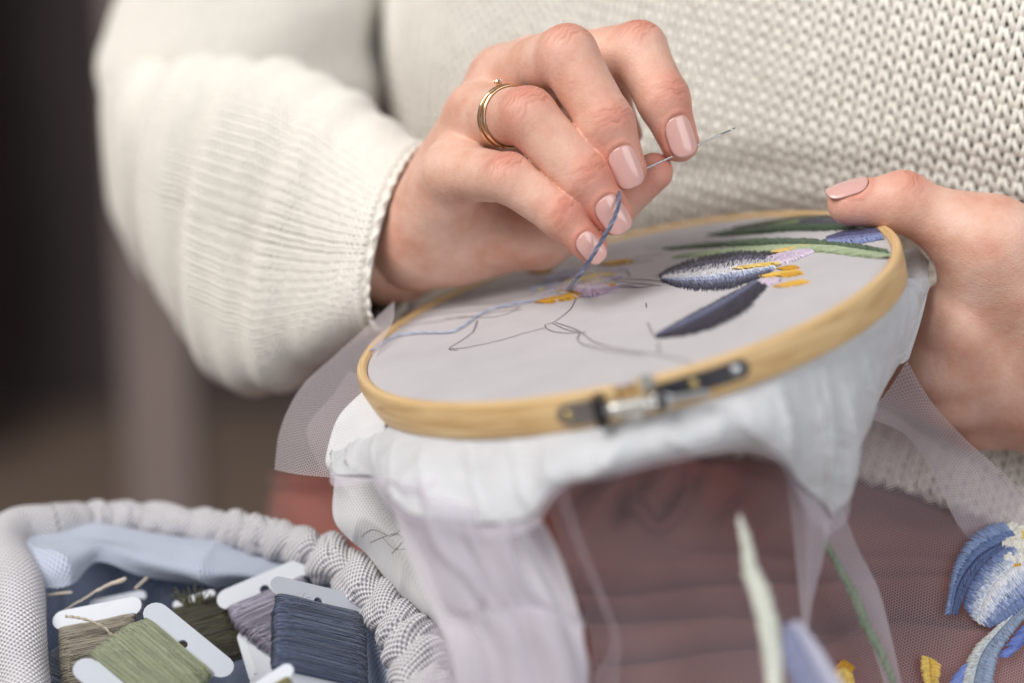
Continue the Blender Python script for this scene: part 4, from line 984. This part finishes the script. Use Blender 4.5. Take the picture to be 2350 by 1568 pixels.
# ------------------------------------------------------------------ tulle
def surf_of(G, lift=.03):
    """picture point -> point on this sheet (depth interpolated from the sheet itself)"""
    Q = G.reshape(-1, 3); q = np.stack([Q[:, 0] / Q[:, 2] / KPX + PW / 2, -Q[:, 1] / Q[:, 2] / KPX + PH / 2], 1)
    def f(p):
        d2 = ((np.asarray(p)[:, None, :] - q[None]) ** 2).sum(2); k = np.argpartition(d2, 6, axis=1)[:, :6]; w = 1 / (np.take_along_axis(d2, k, 1) + 4.0)
        dep = (Q[k, 2] * w).sum(1) / w.sum(1) - lift; return VA(np.concatenate([p, dep[:, None]], 1))
    return f
def build_tulle():
    root = thing('tulle_veil', V(1750, 1400, 62), 'sheer lilac white tulle hanging from the hoop over the lap, embroidered with blue irises', 'tulle')
    px = [[(1185, 1030), (1450, 1000), (1750, 990), (1985, 930), (2190, 1040), (2430, 1195)], [(1230, 1150), (1470, 1150), (1760, 1150), (2020, 1120), (2220, 1160), (2440, 1270)], [(1290, 1300), (1490, 1300), (1770, 1300), (2030, 1300), (2240, 1310), (2450, 1380)],
          [(1350, 1450), (1520, 1450), (1780, 1450), (2050, 1450), (2260, 1460), (2460, 1480)], [(1370, 1640), (1540, 1640), (1800, 1640), (2060, 1640), (2270, 1640), (2470, 1640)]]
    dd = [[60, 60, 62, 64.6, 65.2, 65], [59, 59, 61, 63.6, 64, 63.8], [57.5, 58, 60, 62.4, 62.6, 62.6], [56.5, 57, 59, 61.5, 61.9, 62], [55.5, 56, 58.2, 60.6, 61.3, 61.4]]
    C = np.array([[(p[0], p[1], d) for p, d in zip(a, b)] for a, b in zip(px, dd)], float)
    G = patch(C, 130, 160)
    ss = np.linspace(0, 1, 160); s2 = ss.copy(); hz = np.zeros(160)
    for s0, w in ():     # pleats: the net doubles back on itself
        e = np.exp(-((ss - s0) / w) ** 2); s2 -= 1.7 * (ss - s0) * e; hz += .10 * (ss - s0) / w * e
    lean = np.linspace(-.03, .03, 130)[:, None]; R_, C_ = np.meshgrid(np.arange(130.), s2 * 159, indexing='ij'); C_ = C_ + 3 * np.sin(R_ / 45 + 1)
    G = bilerp(G, R_, C_) + CAMW * hz[None, :, None]
    N = facing(G, grid_normals(G))
    G = G + N * (.30 * noise(G * np.array([1, .3, .3]), .8, 51) + .10 * noise(G, 1.6, 52))[..., None]
    sheet('net', G, M['tulle'], root)
    S = surf_of(G, .30); veil = G
    def strip(name, rows, mat, nr=90, nc=40, amp=.12, seed=0, freq=1.5):
        G = patch(np.array(rows, float), nr, nc); N = facing(G, grid_normals(G)); G = G + N * (amp * noise(G, freq, seed))[..., None]
        sheet(name, G, mat, root); return G
    # folded border running down along the wrist on the right
    strip('folded_border', [[(1985, 955, 63.6), (2035, 900, 63.2), (2082, 828, 62.6)], [(2065, 990, 63.6), (2105, 960, 63.1), (2140, 925, 62.7)], [(2120, 1050, 63.6), (2170, 1020, 63.2), (2215, 1005, 62.8)], [(2165, 1140, 63.4), (2235, 1095, 63), (2300, 1085, 62.6)],
                            [(2205, 1215, 63.6), (2290, 1180, 63.4), (2380, 1150, 63.2)], [(2250, 1260, 63.8), (2340, 1230, 63.6), (2440, 1190, 63.4)]], M['tulle_dense'], amp=.10, seed=3, freq=2.2)
    # wing standing out on the left of the hoop: a doubled flap
    strip('side_flap', [[(905, 690, 65.5), (900, 735, 64.5), (870, 800, 63.2)], [(770, 812, 65.2), (800, 850, 64), (840, 880, 62.6)], [(690, 890, 64.6), (745, 925, 63.6), (815, 960, 62.2)], [(642, 985, 64.2), (710, 1010, 63.2), (800, 1030, 61.8)], [(629, 1078, 64), (690, 1090, 63), (800, 1100, 61.6)]],
          M['tulle_wing'], amp=.08, seed=5)
    strip('side_flap', [[(800, 850, 65.4), (850, 870, 64)], [(765, 905, 65), (820, 950, 63.6)], [(705, 985, 64.6), (770, 1040, 63.2)], [(738, 1080, 64.2), (800, 1098, 62.8)]], M['tulle'], amp=.12, seed=6)
    # thick layers falling in front on the left
    def pleated(rows, mat, k, seed):
        G = patch(np.array(rows, float), 120, 120); N = facing(G, grid_normals(G)); u = np.linspace(0, 1, 120)[None]; v = np.linspace(0, 1, 120)[:, None]
        f = .22 * np.sin(u * k + 2.2 * np.sin(v * 2.3 + seed) + seed) + .14 * np.sin(u * k * 2.3 - 2.5 * v + seed * 2) + .22 * noise(G, 1.0, seed)
        e = .10 * noise(np.stack([v[:, 0] * 9, 0 * v[:, 0]], 1), 1.0, seed + 3)[:, None, None] * np.array([1.0, 0, 0]) * (np.abs(u - .5) * 2)[..., None] ** 4 * np.sign(u - .5)[..., None] * 3
        sheet('front_fold', G + N * f[..., None] + e, mat, root)
    pleated([[(870, 1075, 57.4), (1000, 1100, 55.8), (1110, 1130, 55.2), (1220, 1150, 55.2)], [(905, 1190, 57.2), (1020, 1210, 55.6), (1130, 1215, 55), (1240, 1200, 55.2)], [(975, 1320, 56.8), (1070, 1330, 55.4), (1180, 1330, 54.8), (1285, 1300, 55)],
             [(1040, 1450, 56.4), (1120, 1450, 55.2), (1230, 1450, 54.6), (1340, 1430, 54.8)], [(1058, 1560, 56), (1140, 1560, 55), (1250, 1560, 54.4), (1356, 1555, 54.6)], [(1040, 1700, 56), (1140, 1700, 55), (1250, 1700, 54.4), (1345, 1700, 54.6)]], M['tulle_layers'], 16, 8)
    pleated([[(860, 1090, 57), (960, 1120, 55.4), (1080, 1160, 54.6), (1190, 1170, 54.6)], [(890, 1180, 56.6), (980, 1220, 55.2), (1080, 1240, 54.4), (1180, 1230, 54.4)], [(960, 1290, 56.2), (1040, 1310, 55), (1120, 1330, 54.2), (1210, 1320, 54.2)],
             [(1010, 1380, 56), (1080, 1400, 54.8), (1160, 1400, 54.2), (1260, 1380, 54.2)], [(1060, 1420, 55.8), (1120, 1410, 54.8), (1200, 1395, 54.2), (1300, 1400, 54.2)]], M['tulle_dense'], 11, 5)
    pleated([[(1000, 1430, 55.6), (1100, 1400, 54.6), (1230, 1395, 54), (1325, 1410, 54.2)], [(990, 1520, 55.6), (1110, 1500, 54.4), (1240, 1490, 53.9), (1345, 1480, 54.1)], [(960, 1660, 55.6), (1110, 1650, 54.4), (1240, 1640, 53.9), (1355, 1640, 54.1)]], M['tulle_dense'], 9, 9)
    strip('front_fold', [[(1270, 1130, 56), (1300, 1115, 56)], [(1320, 1260, 56.4), (1345, 1250, 56.4)], [(1375, 1390, 56.6), (1395, 1380, 56.6)], [(1400, 1480, 56.8), (1425, 1470, 56.8)], [(1345, 1580, 56.4), (1420, 1600, 56.8)]], M['tulle'], nc=16, amp=.06, seed=10)
    # narrow pleats hanging from the point of the cloth
    strip('pleat', [[(1795, 1050, 56.4), (1850, 1090, 56.2), (1925, 1130, 57)], [(1815, 1180, 56.8), (1860, 1190, 56.5), (1905, 1200, 57)], [(1828, 1310, 57.2), (1858, 1310, 57), (1888, 1290, 57.2)], [(1838, 1420, 57.4), (1850, 1415, 57.3), (1862, 1400, 57.4)], [(1842, 1500, 57.6), (1848, 1500, 57.6), (1856, 1495, 57.6)]], M['tulle_dense'], nc=24, amp=.05, seed=11)
    strip('pleat', [[(1880, 1180, 58.4), (1925, 1140, 58.2)], [(1900, 1270, 58.8), (1965, 1250, 58.6)], [(1950, 1370, 59), (2015, 1350, 58.9)], [(2000, 1480, 59.2), (2045, 1460, 59)], [(2050, 1640, 59.4), (2085, 1640, 59.2)]], M['tulle_dense'], nc=24, amp=.05, seed=12)
    # embroidery on the veil
    def put(name, mesh, label=None):
        v, q, c = mesh; return mk(name, v, q, M['thread'], root, col=c, label=label)
    Np = np.array([.1, .35, -.93])
    kw = dict(nrmv=Np, lift=.10)
    F = [petal(S, [(2330, 1235), (2250, 1275), (2200, 1340), (2182, 1415)], [(2300, 1196), (2240, 1222), (2192, 1290), (2168, 1410)], [(2338, 1245), (2262, 1290), (2222, 1350), (2196, 1412)], [(96, 114, 158), (108, 128, 172), (156, 174, 212)], [(94, 112, 156), (80, 96, 138)], 150, .05, .03, 2, 61, **kw),
         petal(S, [(2345, 1290), (2300, 1320), (2262, 1370), (2240, 1432)], [(2320, 1245), (2262, 1290), (2222, 1350), (2212, 1395)], [(2400, 1365), (2350, 1398), (2310, 1424), (2272, 1440)], [(240, 240, 240), (206, 214, 230), (130, 146, 188), (104, 122, 170)], [(240, 240, 242), (214, 220, 236), (134, 150, 192), (106, 124, 172)], 190, .04, .028, 4, 62, **kw)]
    put('iris_petal', F[0], 'blue back petal'); put('iris_petal', F[1], 'blue and white front petal')
    put('iris_petal', petal(S, [(2300, 1225), (2330, 1215), (2350, 1180)], [(2296, 1222), (2320, 1190), (2345, 1150)], [(2310, 1245), (2345, 1235), (2380, 1200)], [(238, 236, 226), (230, 226, 214)], [(240, 238, 228), (232, 228, 216)], 70, .05, .03, 2, 63, **kw), 'cream inner petal')
    put('iris_petal', petal(S, [(2300, 1262), (2330, 1265), (2362, 1262)], [(2298, 1240), (2330, 1236), (2365, 1230)], [(2304, 1290), (2335, 1296), (2368, 1296)], [(240, 238, 230), (236, 232, 220)], [(240, 238, 232), (236, 234, 226)], 80, .05, .03, 2, 64, nrmv=Np, lift=.16), 'white throat')
    put('stamen', bar(S, [(2310, 1240), (2314, 1262), (2320, 1284)], .20, [(214, 158, 40), (224, 170, 52)], 26, .03, 65, .1, Np, .28)); put('stamen', bar(S, [(2316, 1296), (2340, 1299), (2365, 1296)], .20, [(214, 158, 40), (226, 174, 56)], 26, .03, 66, .1, Np, .22)); put('stamen', bar(S, [(2342, 1216), (2350, 1240), (2356, 1262)], .28, [(240, 216, 120), (236, 204, 100)], 22, .03, 67, .3, Np, .28))
    put('stem', petal(S, [(2358, 1380), (2300, 1440), (2250, 1510), (2225, 1620)], [(2352, 1372), (2285, 1440), (2225, 1505), (2195, 1620)], [(2378, 1392), (2335, 1440), (2290, 1510), (2272, 1620)], [(196, 204, 212), (214, 216, 212)], [(140, 156, 182), (158, 174, 200)], 220, .03, .026, 2, 68, **kw), 'pale grey blue iris stem')
    put('stem', bar(S, [(2372, 1420), (2345, 1460), (2308, 1508)], .42, [(96, 118, 190), (112, 134, 204)], 60, .026, 69, .8, Np)); put('stem', bar(S, [(2212, 1528), (2196, 1575), (2190, 1620)], .55, [(112, 134, 204), (130, 150, 214)], 50, .026, 70, .8, Np))
    put('bud', petal(S, [(2132, 1510), (2134, 1540), (2136, 1580)], [(2112, 1506), (2116, 1545), (2126, 1580)], [(2148, 1520), (2158, 1535), (2150, 1580)], [(232, 196, 100), (240, 208, 120)], [(226, 186, 84), (238, 204, 112)], 60, .05, .03, 2, 71, .3, **kw), 'pale yellow bud')
    put('bud', petal(S, [(1915, 1545), (1935, 1530), (1955, 1545)], [(1912, 1540), (1935, 1516), (1962, 1530)], [(1915, 1580), (1935, 1590), (1960, 1580)], [(222, 168, 50), (214, 158, 40)], [(240, 206, 110), (238, 200, 100)], 50, .05, .03, 2, 72, .2, **kw), 'golden yellow bud')
    def loose(p, d): return lambda q: VA(np.concatenate([q, np.interp(q[:, 1], p, d)[:, None]], 1))
    sa = loose([1150, 1600], [53.2, 52.4])
    put('stem', bar(sa, [(1696, 1190), (1712, 1250), (1722, 1310), (1744, 1370), (1764, 1440), (1776, 1530), (1786, 1640)], [.30 + .24 * min(1, i / 120) for i in range(300)], [(222, 224, 212), (210, 216, 200), (230, 230, 222)], 300, .026, 73, .7, Np), 'blurred cream stem close to the lens')
    put('iris_petal', petal(loose([1400, 1640], [53, 52.2]), [(1815, 1430), (1850, 1500), (1900, 1600)], [(1795, 1440), (1800, 1520), (1840, 1630)], [(1835, 1425), (1890, 1500), (1960, 1610)], [(146, 150, 180), (128, 132, 164)], [(168, 170, 196), (196, 196, 212)], 120, .04, .03, 2, 74, **kw), 'blurred lavender blue petal')
    put('stem', bar(loose([1230, 1640], [58.2, 58.8]), [(1890, 1240), (1935, 1320), (1962, 1370), (1990, 1440), (2022, 1500), (2065, 1600)], [.30] * 260, [(128, 140, 120), (112, 126, 104), (146, 156, 140)], 260, .026, 75, .7, Np), 'thin grey green stem')
build_tulle()
# ------------------------------------------------------------------ fabric basket
ZV = np.array([0, math.cos(PITCH), -math.sin(PITCH)])          # straight up
def build_basket():
    L = [(120, 1212, 67.8), (210, 1200, 68.6), (310, 1196, 68.6), (420, 1206, 68), (540, 1222, 67), (640, 1240, 66), (735, 1276, 65), (815, 1325, 63.8), (885, 1398, 62.6), (940, 1475, 61.4), (970, 1570, 60.2), (950, 1690, 58.8), (800, 1800, 57.6), (500, 1850, 57), (220, 1800, 58), (80, 1680, 60), (52, 1560, 61.6), (45, 1450, 63), (40, 1350, 64.6), (10, 1272, 66.2), (40, 1228, 67.2)]
    P = closed_catmull(VA(np.array(L, float)), 1200)
    s = np.concatenate([[0], np.cumsum(np.linalg.norm(np.diff(P, axis=0), axis=1))]); q = np.linspace(0, s[-1], 1100, endpoint=False); P = np.stack([np.interp(q, s, P[:, k]) for k in range(3)], 1)
    px = P[:, 0] / P[:, 2] / KPX + PW / 2; py = -P[:, 1] / P[:, 2] / KPX + PH / 2
    C0 = P.mean(0); n = len(P)
    root = thing('thread_basket', C0 - ZV * 8.5, 'grey white woven fabric basket with a gathered rim, full of thread bobbins', 'basket')
    T = nrm(np.roll(P, -1, 0) - np.roll(P, 1, 0)); outv = nrm(P - C0 - ((P - C0) @ ZV)[:, None] * ZV); outv = nrm(outv - T * (outv * T).sum(1)[:, None]); up = np.cross(T, outv); up = up * np.sign((up @ ZV))[:, None]
    ruff = sstep(150, 260, px) * (1 - sstep(60, 160, 200 - px)); ruff = sstep(140, 260, px)
    na = 72; a = np.linspace(0, 2 * np.pi, na, endpoint=False); sl = q
    r0 = np.interp(px, [0, 200, 600, 900, 1000], [.90, .66, .68, .80, .92])
    lam = 1.2; warp = sl / lam + .75 * noise(sl[:, None], 1.0, 3) ; A, W = np.meshgrid(a, warp)
    sh = .22 * np.cos(A + .6) + .10 * np.sin(2 * A) + .16 * noise(np.stack([np.cos(A), np.sin(A), W * .8], -1), 1.2, 8); ph = (W + sh) % 1.0
    lobe = np.abs(np.sin(np.pi * ph)) ** .8; h = np.random.default_rng(5).uniform(.5, 1.4, 400)[np.floor(W).astype(int) % 400]
    rad = r0[:, None] * (1 + ruff[:, None] * (.26 * h * lobe - .16)) * (1 + .05 * noise(np.stack([np.cos(A) * 2, np.sin(A) * 2, W * 1.4], -1), 1.3, 6))
    cr = noise(np.stack([np.cos(A) * 1.2 + 40, np.sin(A) * 1.2, W * 5.0 + 1.5 * np.cos(A)], -1), 1.6, 15); rad = rad * (1 - ruff[:, None] * .10 * np.exp(-(cr / .16) ** 2)) * (1 + ruff[:, None] * .05 * noise(np.stack([A * 1.0, W * 9.0], -1) * 1.0, 1.5, 17) * np.sin(A / 2) ** 2)
    G = P[:, None] + rad[..., None] * (np.cos(A)[..., None] * outv[:, None] + 1.1 * np.sin(A)[..., None] * up[:, None])
    uv = np.stack([np.broadcast_to(sl[:, None] * 1.0, A.shape) + .25 * np.sin(A * 1), A * .72], -1).reshape(-1, 2)
    idx = np.concatenate([grid_quads(n, na, True), np.stack([(n - 1) * na + np.arange(na), (n - 1) * na + (np.arange(na) + 1) % na, (np.arange(na) + 1) % na, np.arange(na)], 1)])
    mk('gathered_rim', G.reshape(-1, 3), idx, M['basket'], root, uv=uv)
    def wall(name, prof, mat, seed, amp):
        m = 260; k = (np.arange(m) * n // m); Pm, om = P[k], outv[k]; rows = []
        for sc, dz in prof: rows.append(C0 + (Pm - C0) * sc + 0 * om - ZV * dz)
        G = np.array(rows); G = catmull(G, 60); t = np.linspace(0, 1, 60)[:, None]
        an = np.linspace(0, 2 * np.pi, m, endpoint=False)[None]
        f = amp * (np.sin(an * 17 + 2 * np.sin(an * 3) + seed) * .5 + np.sin(an * 7 + seed * 2) + .6 * np.sin(an * 29 + t * 3)) * np.sin(np.pi * np.clip(t * 1.1, 0, 1)) ** .7
        G = G + om[None] * f[..., None]; uv = np.stack(np.broadcast_arrays((q[k])[None, :], t * 9), -1).reshape(-1, 2)
        return mk(name, G.reshape(-1, 3), grid_quads(60, m, True), mat, root, uv=uv)
    wall('outer_wall', [(1.02, .1), (1.06, 1.6), (1.03, 5), (.98, 8.3), (.5, 8.5), (.02, 8.5)], M['basket'], 1, .12)
    wall('inner_lining', [(.97, .3), (.93, 1.2), (.92, 4), (.86, 6.6), (.5, 7.2), (.02, 7.2)], M['lining_shade_tint'], 4, .18)
    # slack lining folded over inside the back edge
    c = [[(20, 1225, 67), (110, 1190, 68), (230, 1200, 68), (350, 1222, 67.6), (480, 1245, 67), (600, 1270, 66.4), (690, 1300, 65.6)], [(55, 1262, 66), (110, 1235, 66.8), (220, 1235, 67), (350, 1250, 66.8), (480, 1270, 66.2), (590, 1292, 65.8), (680, 1318, 65.2)],
         [(85, 1310, 65.2), (140, 1290, 65.2), (235, 1252, 66.6), (330, 1285, 66), (450, 1312, 65.6), (560, 1318, 65.4), (660, 1335, 65)], [(100, 1350, 65), (160, 1345, 65), (225, 1290, 66.4), (320, 1320, 66.4), (440, 1335, 66.2), (550, 1338, 66), (650, 1350, 65.4)]]
    G = patch(np.array(c, float), 70, 140); N = facing(G, grid_normals(G)); G = G + N * (.14 * noise(G, 1.4, 33) + .22 * (1 - np.abs(noise(G, .8, 34))) ** 6)[..., None]
    sheet('lining_fold', G, M['basket_soft'], root, thick=.08)
    tb = thing('side_table', C0 - ZV * 60, 'small wooden side table under the fabric basket', 'table'); base = view_world(C0 - ZV * 8.6)
    x, y, z = base; tb.location = (x, y, 0); ORG[tb.name] = np.array([x, y, 0])
    world_box('table_top', (x - .17, y - .16, z - .022), (x + .12, y + .14, z), M['dark_wood'], None, tb)
    for sx in (-.15, .10):
        for sy in (-.14, .12): world_box('leg', (x + sx - .014, y + sy - .014, 0), (x + sx + .014, y + sy + .014, z - .022), M['dark_wood'], None, tb)
    return C0
M['basket_soft'] = weave_material('basket_weave_soft', lin((214, 222, 240)), lin((154, 164, 188)), .075, .8, dist=.0008)
BC = build_basket()

# ------------------------------------------------------------------ bobbins
def card_mesh(L, H, bar_h, waist, th, hole=True, both=True):
    """flat plastic card: two rounded bars joined by a narrower waist, one hole"""
    def arc(cx, cy, r, a0, a1, n=10): return [(cx + r * math.cos(a), cy + r * math.sin(a)) for a in np.linspace(a0, a1, n)]
    r = bar_h / 2; X = L / 2 - r; pi = math.pi; o = []
    o += arc(X, 0, r, pi / 2, -pi / 2 - .35); o += [(waist * L / 2 + .12, -r - .06), (waist * L / 2, -r - .25), (waist * L / 2, -H + r + .25), (waist * L / 2 + .12, -H + r + .06)]
    o += arc(X, -H, r, pi / 2 + .35, -pi / 2); o += arc(-X, -H, r, -pi / 2, -3 * pi / 2 - .35 + 2 * .0); o += [(-waist * L / 2 - .12, -H + r + .06), (-waist * L / 2, -H + r + .25), (-waist * L / 2, -r - .25), (-waist * L / 2 - .12, -r - .06)]
    o += arc(-X, 0, r, 3 * pi / 2 + .35, pi / 2)
    cu = bpy.data.curves.new('tmp', 'CURVE'); cu.dimensions = '2D'; cu.fill_mode = 'BOTH'; cu.extrude = th / 2 - .012; cu.bevel_depth = .012; cu.bevel_resolution = 2
    def spl(pts):
        s = cu.splines.new('POLY'); s.points.add(len(pts) - 1)
        for p, c in zip(s.points, pts): p.co = (c[0], c[1], 0, 1)
        s.use_cyclic_u = True
    spl(o)
    if hole: spl(arc(0, -r * .62, .17, 0, 2 * pi, 24)[:-1])
    ob = bpy.data.objects.new('tmp', cu); COL.objects.link(ob); dg = bpy.context.evaluated_depsgraph_get(); me = bpy.data.meshes.new_from_object(ob.evaluated_get(dg))
    v = np.empty(len(me.vertices) * 3); me.vertices.foreach_get('co', v); f = [tuple(p.vertices) for p in me.polygons]
    bpy.data.objects.remove(ob); bpy.data.curves.remove(cu); bpy.data.meshes.remove(me); return v.reshape(-1, 3), f
def bobbin(TL, TR, B, cols, label, prof=((0, .84), (1, .84)), bulge=.34, n=70, H=None, seed=0, hole=True, slant=.12, wound=True, tails=True):
    TL, TR, B = V(*TL), V(*TR), V(*B); ex = nrm(TR - TL); c = (TL + TR) / 2; ey = c - B; ey = nrm(ey - ex * (ey @ ex)); ez = np.cross(ex, ey)
    if ez[2] > 0: ez = -ez
    L = np.linalg.norm(TR - TL); H = H or L * 1.05; bh = L * .22; r = np.random.default_rng(seed)
    place = lambda p: c + p[:, 0:1] * ex + p[:, 1:2] * ey + p[:, 2:3] * ez
    root = thing('thread_bobbin', place(np.array([[0, -H / 2, 0.]]))[0], label, 'bobbin', 'thread bobbins in the basket')
    v, f = card_mesh(L, H, bh, .74, .075, hole); mk('card', place(v), f, M['card'], root, smooth=False)
    if not wound: return root
    y0, y1 = -bh * .52, -H + bh * .55; C = lin(cols)
    pw = lambda t: np.interp(t, [p[0] for p in prof], [p[1] for p in prof]) * L / 2
    # solid core of thread so no gaps show between strands
    m, k = 26, 40; t = np.linspace(0, 1, m); a = np.linspace(0, 2 * np.pi, k, endpoint=False); Tt, A = np.meshgrid(t, a, indexing='ij')
    hz = bulge * np.sin(np.pi * np.clip(Tt * .9 + .05, 0, 1)) ** .4; se = lambda x, e: np.sign(x) * np.abs(x) ** e
    G = np.stack([pw(Tt) * se(np.cos(A), .35) * .985, y0 + (y1 - y0) * Tt, hz * se(np.sin(A), .7) * .93], -1)
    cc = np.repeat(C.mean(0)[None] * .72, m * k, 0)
    faces = [tuple(x) for x in grid_quads(m, k, True)] + [tuple(range(k))[::-1], tuple((m - 1) * k + i for i in range(k))]
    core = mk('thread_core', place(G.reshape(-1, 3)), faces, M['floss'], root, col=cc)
    # strands over the front and round both edges
    N = n * 3; tt = (np.arange(N) + r.uniform(-.6, .6, N)) / N; sl = slant * r.normal(.3, 1, N) / (1 + .0 * N); a = np.linspace(-.35, np.pi + .35, 15)
    w = pw(tt)[:, None]; yy = tt[:, None] + (sl * .35)[:, None] * np.cos(a)[None]; yy = np.clip(yy, -.02, 1.02)
    hz = bulge * np.sin(np.pi * np.clip(yy * .9 + .05, 0, 1)) ** .4; lay = r.uniform(.93, 1.06, N)[:, None]
    Pp = np.stack([w * se(np.cos(a), .35)[None] * (1 + .012 * r.normal(size=(N, 1))), y0 + (y1 - y0) * yy + 0 * w, hz * se(np.sin(a), .7)[None] * lay], -1)
    col = C[r.integers(0, len(C), N)] * r.uniform(.72, 1.2, (N, 1)); H_ = abs(y1 - y0)
    v, q, cl = tubes(place(Pp.reshape(-1, 3)).reshape(N, 15, 3), (H_ / n * .36) * r.uniform(.8, 1.25, N), 5, ez, col)
    mk('wound_thread', v, q, M['floss'], root, col=cl, kind='stuff')
    if tails:
        fz = []
        for i in range(26):
            t0 = r.uniform(.05, .95); x0 = r.uniform(-.8, .8) * pw(t0); p0 = np.array([x0, y0 + (y1 - y0) * t0, bulge * 1.0]); d = np.array([r.normal() * .3, r.normal() * .16, abs(r.normal()) * .07])
            fz.append(place(np.array([p0, p0 + d * .4 + [0, 0, .03], p0 + d * .8 + [0, .03, .01], p0 + d]))) 
        v, q, cl = tubes(np.array(fz), .006, 4, ez, np.repeat(C.mean(0)[None] * 1.5, 26, 0)); mk('stray_fibre', v, q, M['floss'], core, col=cl)
    return root
bobbin((620, 1342, 61.6), (838, 1394, 63.0), (750, 1590, 60.2), [(72, 84, 112), (88, 100, 130), (60, 70, 96)], 'bobbin of dark slate blue thread, the most upright one by the right rim', ((0, .84), (.25, .94), (1, .96)), .42, 62, 3.4, 1)
bobbin((500, 1385, 64.4), (705, 1298, 64.8), (660, 1530, 63.2), [(160, 154, 172), (180, 174, 192), (138, 132, 152)], 'bobbin of lavender grey thread half hidden behind the slate blue one', ((0, .86), (.25, .84), (.6, .60), (1, .25)), .40, 66, 3.15, 2)
bobbin((338, 1392, 61.8), (528, 1548, 60.6), (300, 1590, 59.6), [(146, 152, 120), (162, 168, 138), (128, 134, 102)], 'bobbin of sage green thread leaning left in the foreground', ((0, .80), (.3, .90), (1, .98)), .46, 56, 2.9, 3)
bobbin((122, 1428, 63.4), (325, 1388, 63.2), (262, 1560, 62), [(142, 134, 118), (158, 150, 134), (122, 114, 100)], 'bobbin of taupe beige thread beside the left fold of the basket', ((0, .86), (1, .80)), .34, 56, 2.7, 4, hole=False)
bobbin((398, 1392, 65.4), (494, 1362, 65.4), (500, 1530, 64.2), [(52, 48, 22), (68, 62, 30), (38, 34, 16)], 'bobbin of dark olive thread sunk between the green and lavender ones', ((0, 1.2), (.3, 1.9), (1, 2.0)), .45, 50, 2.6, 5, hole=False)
bobbin((462, 1330, 67.0), (612, 1274, 67.2), (580, 1420, 66.2), [(206, 212, 222), (186, 194, 208), (222, 226, 232)], 'pale bobbin of white thread blurred under the back rim', ((0, .7), (1, .7)), .3, 40, 2.0, 6, hole=False, tails=False)
bobbin((520, 1632, 58.6), (672, 1532, 58.8), (740, 1660, 57.4), [(120, 112, 62), (136, 128, 76)], 'bobbin cut by the lower picture edge with a white rounded end, olive thread', ((0, .8), (1, .8)), .4, 50, 2.9, 7, hole=False)
bobbin((120, 1500, 63.8), (215, 1540, 63.2), (110, 1640, 62.2), [(126, 142, 170), (146, 160, 184), (206, 208, 214)], 'bobbin of pale blue thread lowest at the left, under the taupe one', ((0, .95), (1, .95)), .3, 36, 2.2, 8, hole=False)
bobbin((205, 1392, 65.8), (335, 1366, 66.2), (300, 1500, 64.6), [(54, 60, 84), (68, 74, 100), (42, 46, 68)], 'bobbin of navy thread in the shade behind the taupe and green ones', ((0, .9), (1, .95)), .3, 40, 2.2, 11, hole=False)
bobbin((556, 1450, 64.2), (590, 1565, 63.2), (690, 1500, 63.4), [(150, 140, 134)], 'empty white card standing below the lavender bobbin', seed=9, wound=False, hole=False)

# tuft of olive thread ends, cut twig, stray ends
def build_scraps():
    r = np.random.default_rng(3); fz = []
    for k in range(26):
        x = r.uniform(-1, 1); p0 = V(448 + 22 * x, 1392, 65.0); p2 = V(440 + 48 * x + r.normal() * 4, 1350 + 14 * abs(x) + r.normal() * 6, 64.6); fz.append(resample(np.array([p0, (p0 + p2) / 2 + [.03 * r.normal(), .05, 0], p2]), 8))
    v, q, c = tubes(np.array(fz), .022, 5, CAMW, lin(np.array([(96, 92, 44), (120, 118, 66), (70, 66, 32)]))[r.integers(0, 3, 26)]); mk('thread_tuft', v, q, M['floss'], col=c, label='frayed tuft of olive thread ends above the dark olive bobbin', cat='thread')
    p = resample(np.array([V(130, 1412, 64.4), V(190, 1376, 64.4), V(235, 1350, 64.2), V(290, 1328, 64.0)]), 30); tp = np.concatenate([np.linspace(.45, 1, 18), [1.5, 1.1], np.linspace(1.2, 1.7, 8), [1.5, .9]])
    v, f = capped_tube(p + .01 * np.random.default_rng(1).normal(size=p.shape), .05, 9, CAMW, tp); mk('twig', v, f, M['pick'], label='thin pale twig lying across the dark basket lining', cat='twig')
    for ln, lab in (([(108, 1366, 64.8), (140, 1362, 64.8), (166, 1360, 64.8)], 'short cream thread end beside the left fold'), ([(310, 1352, 65.2), (325, 1338, 65.2), (338, 1326, 65.2)], 'short pale scrap behind the twig')):
        v, f = capped_tube(resample(VA(np.array(ln, float)), 16), .05, 8, CAMW); mk('thread_end', v, f, M['pick'], label=lab, cat='thread')
    p = resample(np.array([V(150, 1414, 62.6), V(190, 1420, 62.3), V(235, 1438, 62.2), V(262, 1466, 62.1), V(270, 1490, 62.1)]), 60)
    twisted(p, .045, 2, [(196, 186, 166), (176, 166, 146)], 'thread_end', M['floss'], 'loose beige thread end curling over the taupe bobbin', 'thread', 2)
build_scraps()
